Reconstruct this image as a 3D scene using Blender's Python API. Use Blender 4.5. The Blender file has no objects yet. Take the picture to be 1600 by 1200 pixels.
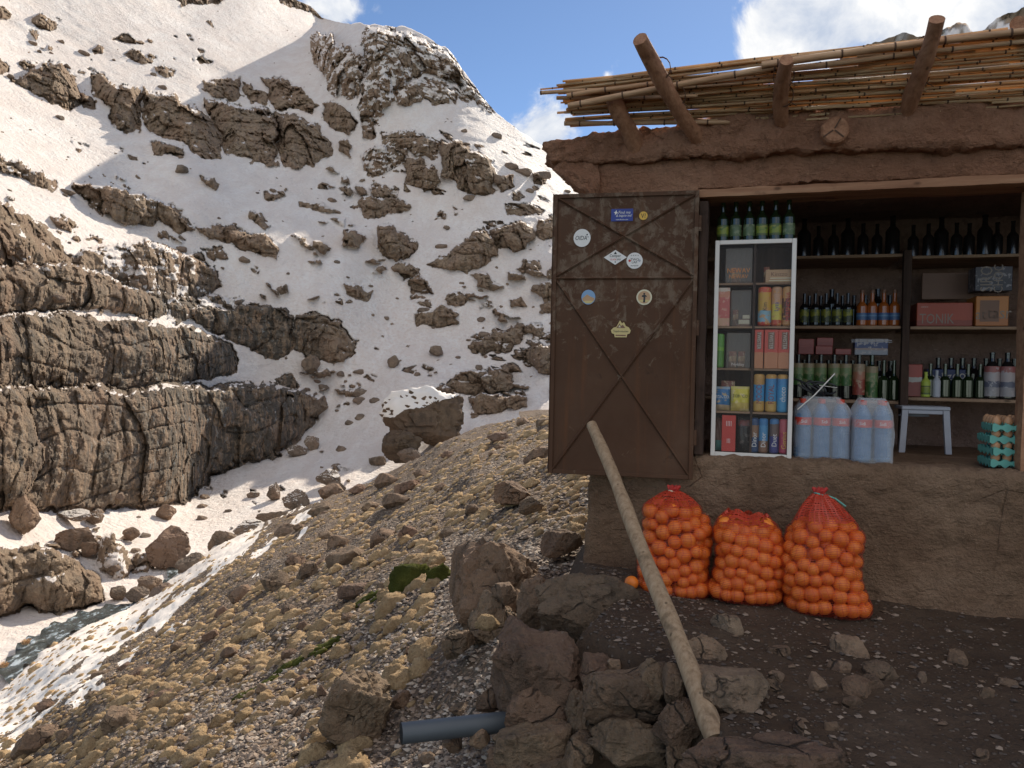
import bpy, math, random
import numpy as np
from mathutils import Matrix, Vector
R = math.radians
rng = np.random.default_rng(7)
random.seed(7)
SC = bpy.context.scene
COL = SC.collection

# ---------------------------------------------------------------- camera, sky, sun, exposure
FPX = 1200.0
PITCH, ROLL = R(1.012), R(1.116)
_f = np.array([0, math.cos(PITCH), -math.sin(PITCH)])
_u0 = np.array([0, math.sin(PITCH), math.cos(PITCH)]); _r0 = np.array([1., 0, 0])
CR = math.cos(ROLL)*_r0 + math.sin(ROLL)*_u0
CU = -math.sin(ROLL)*_r0 + math.cos(ROLL)*_u0
cam_d = bpy.data.cameras.new('camera'); cam = bpy.data.objects.new('camera', cam_d); COL.objects.link(cam)
cam_d.sensor_width = 36; cam_d.lens = 36*FPX/1600; cam_d.clip_end = 6000; cam_d.clip_start = .05
cam.matrix_world = Matrix(((CR[0], CU[0], -_f[0], 0), (CR[1], CU[1], -_f[1], 0), (CR[2], CU[2], -_f[2], 0), (0, 0, 0, 1)))
SC.camera = cam

def ray(px, py):
    px = np.asarray(px, float); py = np.asarray(py, float)
    return _f + ((px-800)/FPX)[..., None]*CR + ((600-py)/FPX)[..., None]*CU
def at(px, py, Y):
    return ray(px, py)*np.asarray(Y, float)[..., None]

SUN_AZ, SUN_EL = R(24), R(35)
SUN_DIR = np.array([math.sin(SUN_AZ)*math.cos(SUN_EL), math.cos(SUN_AZ)*math.cos(SUN_EL), math.sin(SUN_EL)])
sl = bpy.data.lights.new('sun', 'SUN'); sl.energy = 5.0; sl.angle = R(.5); sl.color = (1, .9, .76)
so = bpy.data.objects.new('sun', sl); COL.objects.link(so); so.location = (20, 20, 40)
so.rotation_euler = Vector(SUN_DIR).to_track_quat('Z', 'Y').to_euler()
SC.view_settings.view_transform = 'Standard'; SC.view_settings.look = 'None'
SC.view_settings.exposure = 0.35; SC.view_settings.gamma = 1
SC.cycles.use_denoising = True
SC.cycles.max_bounces = 8; SC.cycles.diffuse_bounces = 4; SC.cycles.transparent_max_bounces = 16
SC.cycles.sample_clamp_indirect = 6

def N(nt, typ, ins=None, out=0, **kw):
    n = nt.nodes.new(typ)
    for k, v in kw.items(): setattr(n, k, v)
    for k, v in (ins or {}).items():
        s = n.inputs[k]
        if isinstance(v, bpy.types.NodeSocket): nt.links.new(v, s)
        else:
            if s.type == 'RGBA' and hasattr(v, '__len__') and len(v) == 3: v = (*v, 1)
            s.default_value = v
    return n.outputs[out]
def math_(nt, op, a, b=0., c=None, clamp=False):
    ins = {0: a, 1: b}
    if c is not None: ins[2] = c
    return N(nt, 'ShaderNodeMath', ins, operation=op, use_clamp=clamp)
def ramp(nt, fac, stops, interp='LINEAR'):
    n = nt.nodes.new('ShaderNodeValToRGB'); nt.links.new(fac, n.inputs[0]); cr = n.color_ramp; cr.interpolation = interp
    while len(cr.elements) < len(stops): cr.elements.new(.5)
    for e, (p, c) in zip(cr.elements, stops):
        e.position = p; e.color = (*c, 1) if hasattr(c, '__len__') else (c, c, c, 1)
    return n.outputs[0]
def mix(nt, fac, a, b, blend='MIX'):
    n = nt.nodes.new('ShaderNodeMix'); n.data_type = 'RGBA'; n.blend_type = blend
    for i, v in ((0, fac), (6, a), (7, b)):
        if isinstance(v, bpy.types.NodeSocket): nt.links.new(v, n.inputs[i])
        else: n.inputs[i].default_value = v if i == 0 else (*v[:3], 1)
    return n.outputs[2]

world = bpy.data.worlds.new('World'); SC.world = world; world.use_nodes = True
wt = world.node_tree; bgn = wt.nodes['Background']
sky = N(wt, 'ShaderNodeTexSky', sky_type='NISHITA', sun_disc=False, sun_elevation=SUN_EL, sun_rotation=SUN_AZ,
        altitude=3000, air_density=1.0, dust_density=.6, ozone_density=1.6)
wdir = N(wt, 'ShaderNodeTexCoord', out='Generated')
def cloud_bump(px, py, r_px, amt):
    d = ray(px, py); d = d/np.linalg.norm(d)
    dist = N(wt, 'ShaderNodeVectorMath', {0: wdir, 1: tuple(d)}, out='Value', operation='DISTANCE')
    return N(wt, 'ShaderNodeMapRange', {0: dist, 1: 0., 2: r_px/FPX, 3: amt, 4: 0.}, interpolation_type='SMOOTHSTEP')
acc = None
for c in [(1430, 0, 300, .58), (1230, 60, 130, .38), (1570, -50, 300, .5), (1250, -60, 160, .3), (1180, 85, 70, .25), (1200, 40, 60, .2), (862, 198, 90, .8), (832, 225, 60, .4), (515, 5, 65, .5), (540, 20, 40, .3), (592, 16, 20, .33),
          (1102, 74, 24, .34), (1097, 40, 12, .34), (948, 118, 12, .28), (1008, 120, 22, .3), (430, -60, 160, .3), (980, -260, 200, .3)]+[]:
    b = cloud_bump(*c); acc = b if acc is None else math_(wt, 'ADD', acc, b)
for d, rad, amt in [((0, -1, .35), .95, .65), ((-.8, -.5, .6), .6, .4), ((.8, -.6, .5), .7, .5)]:      # unseen clouds added behind the viewer to lift and neutralise the shade
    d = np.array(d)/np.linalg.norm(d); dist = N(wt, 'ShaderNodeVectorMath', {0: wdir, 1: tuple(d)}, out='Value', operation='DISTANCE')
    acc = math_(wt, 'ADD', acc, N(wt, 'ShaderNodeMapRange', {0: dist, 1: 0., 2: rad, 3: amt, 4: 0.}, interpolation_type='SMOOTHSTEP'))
zen = N(wt, 'ShaderNodeMapRange', {0: N(wt, 'ShaderNodeVectorMath', {0: wdir, 1: (0, -.31, .95)}, out='Value', operation='DISTANCE'), 1: .25, 2: .85, 3: 1., 4: 0.}, interpolation_type='SMOOTHSTEP')  # overhead cloud out of view, added as fill for shaded surfaces
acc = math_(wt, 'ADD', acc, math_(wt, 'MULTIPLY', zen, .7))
wn1 = N(wt, 'ShaderNodeTexNoise', {'Vector': wdir, 'Scale': 13., 'Detail': 9., 'Roughness': .62, 'Distortion': .35})
wn2 = N(wt, 'ShaderNodeTexNoise', {'Vector': wdir, 'Scale': 5., 'Detail': 6., 'Roughness': .55})
dens = math_(wt, 'ADD', math_(wt, 'MULTIPLY', math_(wt, 'SUBTRACT', wn1, .5), 1.9), math_(wt, 'SUBTRACT', acc, .32))
dens = N(wt, 'ShaderNodeMapRange', {0: dens, 1: -.06, 2: .36, 3: 0., 4: 1.}, interpolation_type='SMOOTHSTEP')
ccol = ramp(wt, math_(wt, 'ADD', math_(wt, 'MULTIPLY', wn2, .5), math_(wt, 'MULTIPLY', wn1, .5)), [(.38, (4.4, 5.0, 6.1)), (.56, (8.6, 8.5, 8.3))])
ccol = mix(wt, 1., ccol, mix(wt, zen, (1., 1., 1.), (1.22, 1.17, 1.16)), 'MULTIPLY')  # the added overhead cloud is made brighter and warmer than the visible ones
SKYTINT = mix(wt, 1., sky, (.93, 1.0, 1.06), 'MULTIPLY')
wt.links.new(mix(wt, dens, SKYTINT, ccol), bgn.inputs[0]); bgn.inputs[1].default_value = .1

# ---------------------------------------------------------------- numpy noise
def _h(ix, iy, iz, s):
    h = (ix.astype(np.int64)*374761393 + iy.astype(np.int64)*668265263 + iz.astype(np.int64)*2147483647 + s*1274126177) & 0xFFFFFFFF
    h = ((h ^ (h >> 13))*1274126177) & 0xFFFFFFFF
    h = ((h ^ (h >> 16))*2246822519) & 0xFFFFFFFF
    return (h ^ (h >> 15)) & 0xFFFFFFFF
def hf(ix, iy, iz, s): return _h(ix, iy, iz, s)/4294967295.0
def vnoise(P, s=0):
    """value noise, -1..1"""
    i = np.floor(P).astype(np.int64); f = P-i; f = f*f*f*(f*(f*6-15)+10)
    o = np.zeros(len(P))
    for a in (0, 1):
        for b in (0, 1):
            for c in (0, 1):
                w = (f[:, 0] if a else 1-f[:, 0])*(f[:, 1] if b else 1-f[:, 1])*(f[:, 2] if c else 1-f[:, 2])
                o += w*hf(i[:, 0]+a, i[:, 1]+b, i[:, 2]+c, s)
    return o*2-1
def fbm(P, oct=4, s=0, gain=.5, lac=2.03):
    P = np.asarray(P, float); o = np.zeros(len(P)); a = 1.; t = 0.
    for k in range(oct):
        o += a*vnoise(P+k*17.3, s+k); t += a; a *= gain; P = P*lac
    return o/t
def worley(P, s=0, cheb=False):
    i = np.floor(P).astype(np.int64)
    d1 = np.full(len(P), 9.); d2 = d1.copy(); rid = np.zeros(len(P)); off = np.zeros((len(P), 3))
    for a in (-1, 0, 1):
        for b in (-1, 0, 1):
            for c in (-1, 0, 1):
                jx, jy, jz = i[:, 0]+a, i[:, 1]+b, i[:, 2]+c
                q = np.stack([jx+hf(jx, jy, jz, s+1), jy+hf(jx, jy, jz, s+2), jz+hf(jx, jy, jz, s+3)], 1)-P
                d = np.abs(q).max(1) if cheb else np.sqrt((q*q).sum(1)); m = d < d1
                d2 = np.where(m, d1, np.minimum(d2, d)); rid = np.where(m, hf(jx, jy, jz, s+4), rid)
                off[m] = q[m]; d1 = np.where(m, d, d1)
    return d1, d2, rid, off
def sstep(x): x = np.clip(x, 0, 1); return x*x*(3-2*x)

# ---------------------------------------------------------------- mesh helpers
def raw_mesh(name, V, Fq, mats, idx=None, smooth=None):
    me = bpy.data.meshes.new(name); V = np.asarray(V, np.float32); Fq = np.asarray(Fq, np.int32); k = Fq.shape[1]
    me.vertices.add(len(V)); me.vertices.foreach_set('co', V.ravel())
    me.loops.add(Fq.size); me.loops.foreach_set('vertex_index', Fq.ravel())
    me.polygons.add(len(Fq)); me.polygons.foreach_set('loop_start', np.arange(len(Fq), dtype=np.int32)*k)
    if idx is not None: me.polygons.foreach_set('material_index', np.asarray(idx, np.int32))
    if smooth is not None: me.polygons.foreach_set('use_smooth', np.broadcast_to(np.asarray(smooth, bool), len(Fq)).copy())
    for m in mats if isinstance(mats, (list, tuple)) else [mats]: me.materials.append(m)
    me.update(calc_edges=True); return me
def attr(me, name, vals):
    a = me.attributes.new(name, 'FLOAT', 'POINT'); a.data.foreach_set('value', np.asarray(vals, np.float32))
def link(name, data, parent=None, **props):
    o = bpy.data.objects.new(name, data); COL.objects.link(o)
    if parent is not None: o.parent = parent
    for k, v in props.items(): o[k] = v
    return o
def tag(o, label=None, cat=None, group=None, kind=None):
    for k, v in (('label', label), ('category', cat), ('group', group), ('kind', kind)):
        if v: o[k] = v
    return o
def empty(name, M, label, cat, group=None):
    o = link(name, None); o.matrix_world = M; return tag(o, label, cat, group)
def grid_faces(nr, nc):
    a = np.arange((nr-1)*nc).reshape(nr-1, nc)[:, :-1].ravel()
    return np.stack([a, a+nc, a+nc+1, a+1], 1)
class MB:
    def __init__(s): s.v = []; s.f = []; s.m = []; s.sm = []
    def add(s, V, Fs, mi=0, smooth=False):
        b = len(s.v); s.v += [tuple(map(float, p)) for p in V]
        for f in Fs: s.f.append([int(i)+b for i in f]); s.m.append(mi); s.sm.append(smooth)
        return s
    def box(s, x0, x1, y0, y1, z0, z1, mi=0, bev=0., M=None):
        V = [(x, y, z) for x in (x0, x1) for y in (y0, y1) for z in (z0, z1)]
        Fs = [(0, 1, 3, 2), (4, 6, 7, 5), (0, 4, 5, 1), (2, 3, 7, 6), (0, 2, 6, 4), (1, 5, 7, 3)]
        if bev > 0:
            V2 = []; Fs2 = []; idx = {}
            for i, p in enumerate(V):
                sg = [1 if c == lo else -1 for c, lo in zip(p, (x0, y0, z0))]
                for ax in range(3):
                    q = list(p)
                    for k in range(3):
                        if k != ax: q[k] += sg[k]*bev
                    idx[(i, ax)] = len(V2); V2.append(q)
            axf = [0, 0, 1, 1, 2, 2]
            for f, ax in zip(Fs, axf): Fs2.append([idx[(i, ax)] for i in f])
            for i in range(8):
                t = [idx[(i, 0)], idx[(i, 1)], idx[(i, 2)]]
                if bin(i).count('1') % 2: t.reverse()
                Fs2.append(t)
            for i in range(8):
                for j, ax in ((i ^ 4, 0), (i ^ 2, 1), (i ^ 1, 2)):
                    if j > i:
                        a, b = [k for k in range(3) if k != ax]
                        Fs2.append([idx[(i, a)], idx[(j, a)], idx[(j, b)], idx[(i, b)]])
            V, Fs = V2, Fs2
        if M is not None: V = [M @ Vector(p) for p in V]
        return s.add(V, Fs, mi)
    def tube(s, pts, rad, n=10, mi=0, cap=True, smooth=True, jit=0.):
        pts = np.asarray(pts, float); k = len(pts); rad = np.broadcast_to(np.asarray(rad, float), k)
        V = []
        for i in range(k):
            t = pts[min(i+1, k-1)]-pts[max(i-1, 0)]; t = t/(np.linalg.norm(t)+1e-9)
            a = np.cross(t, (0, 0, 1) if abs(t[2]) < .9 else (1, 0, 0)); a /= np.linalg.norm(a); b = np.cross(t, a)
            for j in range(n):
                w = 2*math.pi*j/n; r = rad[i]*(1+jit*(random.random()-.5))
                V.append(pts[i]+r*(math.cos(w)*a+math.sin(w)*b))
        Fs = [(i*n+j, i*n+(j+1) % n, (i+1)*n+(j+1) % n, (i+1)*n+j) for i in range(k-1) for j in range(n)]
        s.add(V, Fs, mi, smooth)
        if cap: s.add(V[:n], [list(range(n))[::-1]], mi); s.add(V[-n:], [list(range(n))], mi)
        return s
    def lathe(s, prof, n=14, mi=0, c=(0, 0, 0), smooth=True, sx=1., sy=1., mids=None):
        """prof: (r,z); mids: material per profile segment"""
        V = [(c[0]+r*math.cos(2*math.pi*j/n)*sx, c[1]+r*math.sin(2*math.pi*j/n)*sy, c[2]+z) for r, z in prof for j in range(n)]
        for i in range(len(prof)-1):
            s_f = [(i*n+j, i*n+(j+1) % n, (i+1)*n+(j+1) % n, (i+1)*n+j) for j in range(n)]
            b = len(s.v)
            s.add(V[i*n:(i+2)*n], [[q-i*n for q in f] for f in s_f], mids[i] if mids else mi, smooth)
        s.add(V[:n], [list(range(n))[::-1]], mids[0] if mids else mi); s.add(V[-n:], [list(range(n))], mids[-1] if mids else mi)
        return s
    def text(s, body, size, M, mi=0, italic=0., ext=.0006, sx=1.):
        V, Fs = text_mesh(body)
        if not len(V): return s
        w = V[:, 0].max()-V[:, 0].min(); h = V[:, 1].max()-V[:, 1].min()
        V = V-np.array([(V[:, 0].max()+V[:, 0].min())/2, (V[:, 1].max()+V[:, 1].min())/2, 0])
        V = V*np.array([size*sx, size, 1.]); V[:, 0] += V[:, 1]*italic
        return s.add([M @ Vector((p[0], p[1], ext)) for p in V], Fs, mi)
    def mesh(s, name, mats):
        me = bpy.data.meshes.new(name); me.from_pydata(s.v, [], s.f)
        for m in mats if isinstance(mats, (list, tuple)) else [mats]: me.materials.append(m)
        me.polygons.foreach_set('material_index', s.m); me.polygons.foreach_set('use_smooth', s.sm); me.update(); return me
    def build(s, name, mats, parent=None, **props): return link(name, s.mesh(name, mats), parent, **props)
_tc = {}
def text_mesh(body):
    if body not in _tc:
        cu = bpy.data.curves.new('t', 'FONT'); cu.body = body; cu.size = 1; cu.resolution_u = 2
        o = bpy.data.objects.new('t', cu); COL.objects.link(o)
        dg = bpy.context.evaluated_depsgraph_get(); me = bpy.data.meshes.new_from_object(o.evaluated_get(dg))
        _tc[body] = (np.array([v.co[:] for v in me.vertices]).reshape(-1, 3), [list(p.vertices) for p in me.polygons])
        bpy.data.objects.remove(o); bpy.data.curves.remove(cu); bpy.data.meshes.remove(me)
    return _tc[body]
def ico(sub):
    import bmesh
    bm = bmesh.new(); bmesh.ops.create_icosphere(bm, subdivisions=sub, radius=1.)
    V = np.array([v.co[:] for v in bm.verts]); Fs = np.array([[v.index for v in f.verts] for f in bm.faces]); bm.free(); return V, Fs
ICO = {k: ico(k) for k in (1, 2, 3, 4, 5)}
def rock_shape(seed, sub=4, planes=18, rough=.06, sharp=1., flat_top=0., boxy=0.):
    r = np.random.default_rng(seed); V, Fs = ICO[sub]
    n = r.normal(size=(planes, 3)); n /= np.linalg.norm(n, axis=1)[:, None]; d = r.uniform(.62, .9 if boxy else .95, planes)
    if flat_top: n[0] = (r.uniform(-.2, .2), r.uniform(-.2, .2), 1); n[0] /= np.linalg.norm(n[0]); d[0] = flat_top
    k = V @ n.T; t = np.where(k > .05, d/np.maximum(k, .05), 9.); rad = np.minimum(t.min(1), 1.12)
    if boxy: rad = rad*np.minimum((np.abs(V)**boxy).sum(1)**(-1/boxy), 1.35)
    P = V*rad[:, None]
    nz = fbm(P*2.2+seed*3.1, 5 if sub > 3 else 3, seed, .55)
    w = np.abs(fbm(P*1.6+seed, 3, seed+5)); crack = -np.clip(.07-w, 0, .07)*1.5
    if sub >= 5:
        a1, a2, ai, _q = worley(P*1.7+seed*2.7+.25*nz[:, None], seed); crack = crack+(.05 if boxy else .10)*(ai-.5)-.07*np.exp(-(a2-a1)/.05)+.045*fbm(P*9+seed, 4, seed+8, .6)
    P = P*(1+rough*1.6*nz+crack)[:, None]
    lo, hi = P.min(0), P.max(0); P = (P-(lo+hi)/2)/((hi-lo)/2)
    return P, Fs

# ---------------------------------------------------------------- materials
def newmat(name):
    m = bpy.data.materials.new(name); m.use_nodes = True; nt = m.node_tree
    return m, nt, nt.nodes['Principled BSDF']
def setp(nt, b, **kw):
    for k, v in kw.items():
        s = b.inputs[k.replace('_', ' ')]
        if isinstance(v, bpy.types.NodeSocket): nt.links.new(v, s)
        else: s.default_value = (*v, 1) if hasattr(v, '__len__') and len(v) == 3 and s.type == 'RGBA' else v
def bump(nt, b, h, strength=.5, dist=.02, normal=None):
    ins = {'Height': h, 'Strength': strength, 'Distance': dist}
    if normal is not None: ins['Normal'] = normal
    o = N(nt, 'ShaderNodeBump', ins); nt.links.new(o, b.inputs['Normal']); return o
def opos(nt): return N(nt, 'ShaderNodeTexCoord', out='Object')
def gpos(nt): return N(nt, 'ShaderNodeNewGeometry', out='Position')
def vscale(nt, v, s): return N(nt, 'ShaderNodeMapping', {'Vector': v, 'Scale': s})
def noise(nt, v, sc, det=5., ro=.55, dist=0.): return N(nt, 'ShaderNodeTexNoise', {'Vector': v, 'Scale': sc, 'Detail': det, 'Roughness': ro, 'Distortion': dist})
def voro(nt, v, sc, feature='F1', out='Distance', rnd=1.):
    return N(nt, 'ShaderNodeTexVoronoi', {'Vector': v, 'Scale': sc, 'Randomness': rnd}, out=out, feature=feature)
def objrand(nt): return N(nt, 'ShaderNodeObjectInfo', out='Random')

def flat(name, col, rough=.6, metal=0., spec=.5, var=.12, sc=30.):
    m, nt, b = newmat(name); p = opos(nt); f = noise(nt, p, sc, 4.)
    c = mix(nt, f, [x*(1-var) for x in col], [min(1, x*(1+var)) for x in col])
    setp(nt, b, Base_Color=c, Roughness=rough, Metallic=metal, Specular_IOR_Level=spec); return m

def rock_color(nt, p, k=1., tint=(1, 1, 1), scale=1.):
    n1 = noise(nt, p, .35*scale, 6., .6); n2 = noise(nt, p, 2.6*scale, 8., .68); n3 = noise(nt, p, 14.*scale, 5., .7)
    st = noise(nt, vscale(nt, p, (1., 1., .16)), 1.9*scale, 5., .6)
    c = ramp(nt, n2, [(.25, (.14, .105, .076)), (.45, (.25, .19, .138)), (.6, (.33, .255, .185)), (.8, (.43, .345, .255))])
    c = mix(nt, ramp(nt, n1, [(.38, 0.), (.66, 1.)]), c, (.28, .195, .14), 'MIX')
    c = mix(nt, ramp(nt, st, [(.35, .5), (.5, 0.)]), c, (.075, .068, .058))
    c = mix(nt, ramp(nt, n3, [(.3, .7), (.47, 0.), (.56, 0.), (.72, .5)]), c, mix(nt, n3, (.08, .07, .06), (.46, .41, .33)))
    return mix(nt, 1., c, [k*t for t in tint], 'MULTIPLY'), n2, n3

def terrain_mat():
    m, nt, b = newmat('snow_and_rock'); p = gpos(nt)
    rk = N(nt, 'ShaderNodeAttribute', out='Fac', attribute_name='rock'); du = N(nt, 'ShaderNodeAttribute', out='Fac', attribute_name='dust')
    rc, n2, n3 = rock_color(nt, p, 1.38, (1.03, .98, .91))
    ice = N(nt, 'ShaderNodeAttribute', out='Fac', attribute_name='ice')
    si = noise(nt, vscale(nt, p, (1.4, 1.4, .3)), 1.6, 6., .65)
    rc = mix(nt, math_(nt, 'MULTIPLY', ice, ramp(nt, si, [(.44, 0.), (.52, 1.)])), rc, (.085, .085, .075))
    rc = mix(nt, math_(nt, 'MULTIPLY', ice, ramp(nt, noise(nt, vscale(nt, p, (1, 1, .4)), 2.7, 6., .7), [(.58, 0.), (.66, .8)])), rc, (.42, .46, .46))
    w = noise(nt, vscale(nt, p, (.35, .35, 1.)), .5, 6., .6); w2 = noise(nt, p, 3.2, 6., .65)
    sc = mix(nt, w, (.87, .825, .77), (.80, .74, .685))
    sc = mix(nt, math_(nt, 'MULTIPLY', du, ramp(nt, w2, [(.45, 0.), (.7, .8)])), sc, (.62, .44, .34))
    sp = N(nt, 'ShaderNodeAttribute', out='Fac', attribute_name='speck')
    vs = noise(nt, p, 1.35, 7., .72)
    sc = mix(nt, math_(nt, 'MULTIPLY', math_(nt, 'ADD', sp, .22), ramp(nt, vs, [(.6, 0.), (.65, 1.)])), sc, (.22, .17, .13))
    dr = noise(nt, vscale(nt, p, (.5, .12, .3)), 1.1, 7., .68, .5)
    sc = mix(nt, ramp(nt, dr, [(.42, .5), (.6, 0.)]), sc, (.70, .60, .53))
    sc = mix(nt, ramp(nt, noise(nt, p, .16, 4., .6), [(.4, .0), (.7, .4)]), sc, (.72, .60, .52))
    fac = ramp(nt, math_(nt, 'ADD', rk, math_(nt, 'MULTIPLY', math_(nt, 'SUBTRACT', noise(nt, p, 5., 4., .7), .5), .5)), [(.42, 0.), (.56, 1.)])
    setp(nt, b, Base_Color=mix(nt, fac, sc, rc), Roughness=ramp(nt, fac, [(0., .65), (1., .88)]), Specular_IOR_Level=.25)
    hh = math_(nt, 'ADD', math_(nt, 'MULTIPLY', math_(nt, 'ADD', n2, math_(nt, 'MULTIPLY', n3, .5)), fac), math_(nt, 'MULTIPLY', math_(nt, 'ADD', w2, math_(nt, 'MULTIPLY', noise(nt, vscale(nt, p, (1, 1, 2.)), 1.1, 8., .7), 2.)), .34))
    bump(nt, b, hh, .9, .5); return m
def rock_mat(name, k=1., tint=(1, 1, 1), scale=1.5, snow=0., bs=.6, bd=.05):
    m, nt, b = newmat(name); p = opos(nt)
    g = gpos(nt); rnd = objrand(nt)
    off = N(nt, 'ShaderNodeVectorMath', {0: g, 1: N(nt, 'ShaderNodeCombineXYZ', {0: math_(nt, 'MULTIPLY', rnd, 50.), 1: 0., 2: 0.})}, operation='ADD')
    c, n2, n3 = rock_color(nt, off, k, tint, scale)
    c = mix(nt, .5, c, mix(nt, rnd, (.72, .70, .72), (1.2, 1.12, 1.06)), 'MULTIPLY')
    li = noise(nt, off, 9*scale, 6., .7)
    if scale >= 4:
        wv_ = N(nt, 'ShaderNodeVectorMath', {0: off, 1: N(nt, 'ShaderNodeVectorMath', {0: N(nt, 'ShaderNodeTexNoise', {'Vector': off, 'Scale': 5., 'Detail': 4.}, out='Color'), 'Scale': .16}, operation='SCALE')}, operation='ADD')
        ck = voro(nt, wv_, 5.5, 'DISTANCE_TO_EDGE'); ckm = math_(nt, 'MULTIPLY', ramp(nt, ck, [(.0, .85), (.03, 0.)]), ramp(nt, noise(nt, off, 3., 3.), [(.48, 0.), (.58, 1.)]))
        c = mix(nt, ckm, c, (.03, .024, .02)); n2 = math_(nt, 'SUBTRACT', n2, math_(nt, 'MULTIPLY', ckm, .6))
        c = mix(nt, ramp(nt, noise(nt, off, 28., 5., .75), [(.3, .55), (.46, 0.)]), c, (.05, .04, .032))
    c = mix(nt, ramp(nt, li, [(.62, 0.), (.7, .28)]), c, (.42, .40, .33))
    ro = .85
    if snow:
        nz = N(nt, 'ShaderNodeSeparateXYZ', {0: N(nt, 'ShaderNodeNewGeometry', out='Normal')}, out='Z')
        f = ramp(nt, math_(nt, 'ADD', nz, math_(nt, 'MULTIPLY', math_(nt, 'SUBTRACT', noise(nt, off, .5, 4., .6), .5), .3)), [(snow, 0.), (min(.99, snow+.05), 1.)])
        c = mix(nt, f, c, (.84, .77, .69))
    setp(nt, b, Base_Color=c, Roughness=ro, Specular_IOR_Level=.25)
    bump(nt, b, math_(nt, 'ADD', n2, math_(nt, 'MULTIPLY', n3, .6)), bs, bd); return m

def hillside_mat():
    m, nt, b = newmat('hillside_scree'); p = gpos(nt)
    sn = N(nt, 'ShaderNodeAttribute', out='Fac', attribute_name='snow')
    n1 = noise(nt, p, .8, 6., .6); n2 = noise(nt, p, 9., 6., .7)
    v = voro(nt, p, 22., out='Color'); vd = voro(nt, p, 22.)
    g = N(nt, 'ShaderNodeSeparateColor', {0: v})
    c = ramp(nt, g, [(0., (.11, .08, .06)), (.5, (.2, .15, .113)), (.8, (.33, .255, .195)), (1., (.5, .41, .33))])
    c = mix(nt, ramp(nt, n1, [(.4, 0.), (.62, .75)]), c, mix(nt, n2, (.15, .10, .068), (.30, .21, .14)))
    c = mix(nt, ramp(nt, n2, [(.3, .5), (.48, 0.)]), c, (.07, .052, .04))
    s = ramp(nt, math_(nt, 'ADD', sn, math_(nt, 'MULTIPLY', math_(nt, 'SUBTRACT', noise(nt, p, 1.7, 5., .65), .5), .35)), [(.47, 0.), (.53, 1.)])
    setp(nt, b, Base_Color=mix(nt, s, c, (.82, .745, .665)), Roughness=.9, Specular_IOR_Level=.2)
    h = math_(nt, 'MULTIPLY', math_(nt, 'ADD', math_(nt, 'MULTIPLY', vd, -1.), n2), math_(nt, 'SUBTRACT', 1.05, s))
    bump(nt, b, h, 1., .09); return m
def dirt_mat():
    m, nt, b = newmat('terrace_dirt'); p = gpos(nt)
    n1 = noise(nt, p, 2.2, 6., .6); n2 = noise(nt, p, 26., 6., .7); v = voro(nt, p, 48.); vc = N(nt, 'ShaderNodeSeparateColor', {0: voro(nt, p, 48., out='Color')})
    c = ramp(nt, n1, [(.3, (.066, .042, .028)), (.55, (.096, .064, .043)), (.75, (.14, .097, .067))])
    c = mix(nt, ramp(nt, n2, [(.35, .6), (.5, 0.)]), c, (.06, .045, .035))
    peb = math_(nt, 'MULTIPLY', ramp(nt, v, [(.3, 1.), (.42, 0.)]), ramp(nt, vc, [(.72, 0.), (.8, 1.)]))
    c = mix(nt, math_(nt, 'MULTIPLY', peb, .45), c, (.24, .2, .165))
    setp(nt, b, Base_Color=c, Roughness=.95, Specular_IOR_Level=.15)
    bump(nt, b, math_(nt, 'ADD', math_(nt, 'MULTIPLY', peb, .6), math_(nt, 'ADD', n2, n1)), .9, .025); return m
def mud_mat(name, c0, c1, c2, patch=0.):
    m, nt, b = newmat(name); p = opos(nt)
    n1 = noise(nt, p, 1.8, 6., .62, .4); n2 = noise(nt, p, 15., 7., .7); n3 = noise(nt, p, 60., 4., .7)
    c = ramp(nt, n1, [(.3, c0), (.5, c1), (.7, c2)])
    c = mix(nt, ramp(nt, n2, [(.3, .55), (.5, 0.)]), c, [x*.5 for x in c0])
    c = mix(nt, ramp(nt, n3, [(.6, 0.), (.75, .35)]), c, [min(1, x*1.9) for x in c2])
    v = voro(nt, vscale(nt, p, (1, 1, .9)), 3.4, 'DISTANCE_TO_EDGE')
    cr = ramp(nt, math_(nt, 'ADD', v, math_(nt, 'MULTIPLY', math_(nt, 'SUBTRACT', n2, .5), .08)), [(0., .35), (.01, 0.)])
    cr = math_(nt, 'MULTIPLY', cr, ramp(nt, noise(nt, p, 3., 3.), [(.56, 0.), (.66, 1.)]))
    c = mix(nt, cr, c, [x*.4 for x in c0])
    if patch:
        pf = ramp(nt, noise(nt, p, 3.3, 5., .6, .6), [(patch, 0.), (patch+.015, 1.)])
        c = mix(nt, pf, c, [x*1.5 for x in c2])
    st = noise(nt, vscale(nt, p, (3., 1, 14.)), 2.2, 5., .6)
    h = math_(nt, 'SUBTRACT', math_(nt, 'ADD', math_(nt, 'ADD', n2, math_(nt, 'MULTIPLY', n3, .35)), math_(nt, 'MULTIPLY', st, .5)), cr)
    setp(nt, b, Base_Color=c, Roughness=.95, Specular_IOR_Level=.12); bump(nt, b, h, 1., .055); return m
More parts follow.
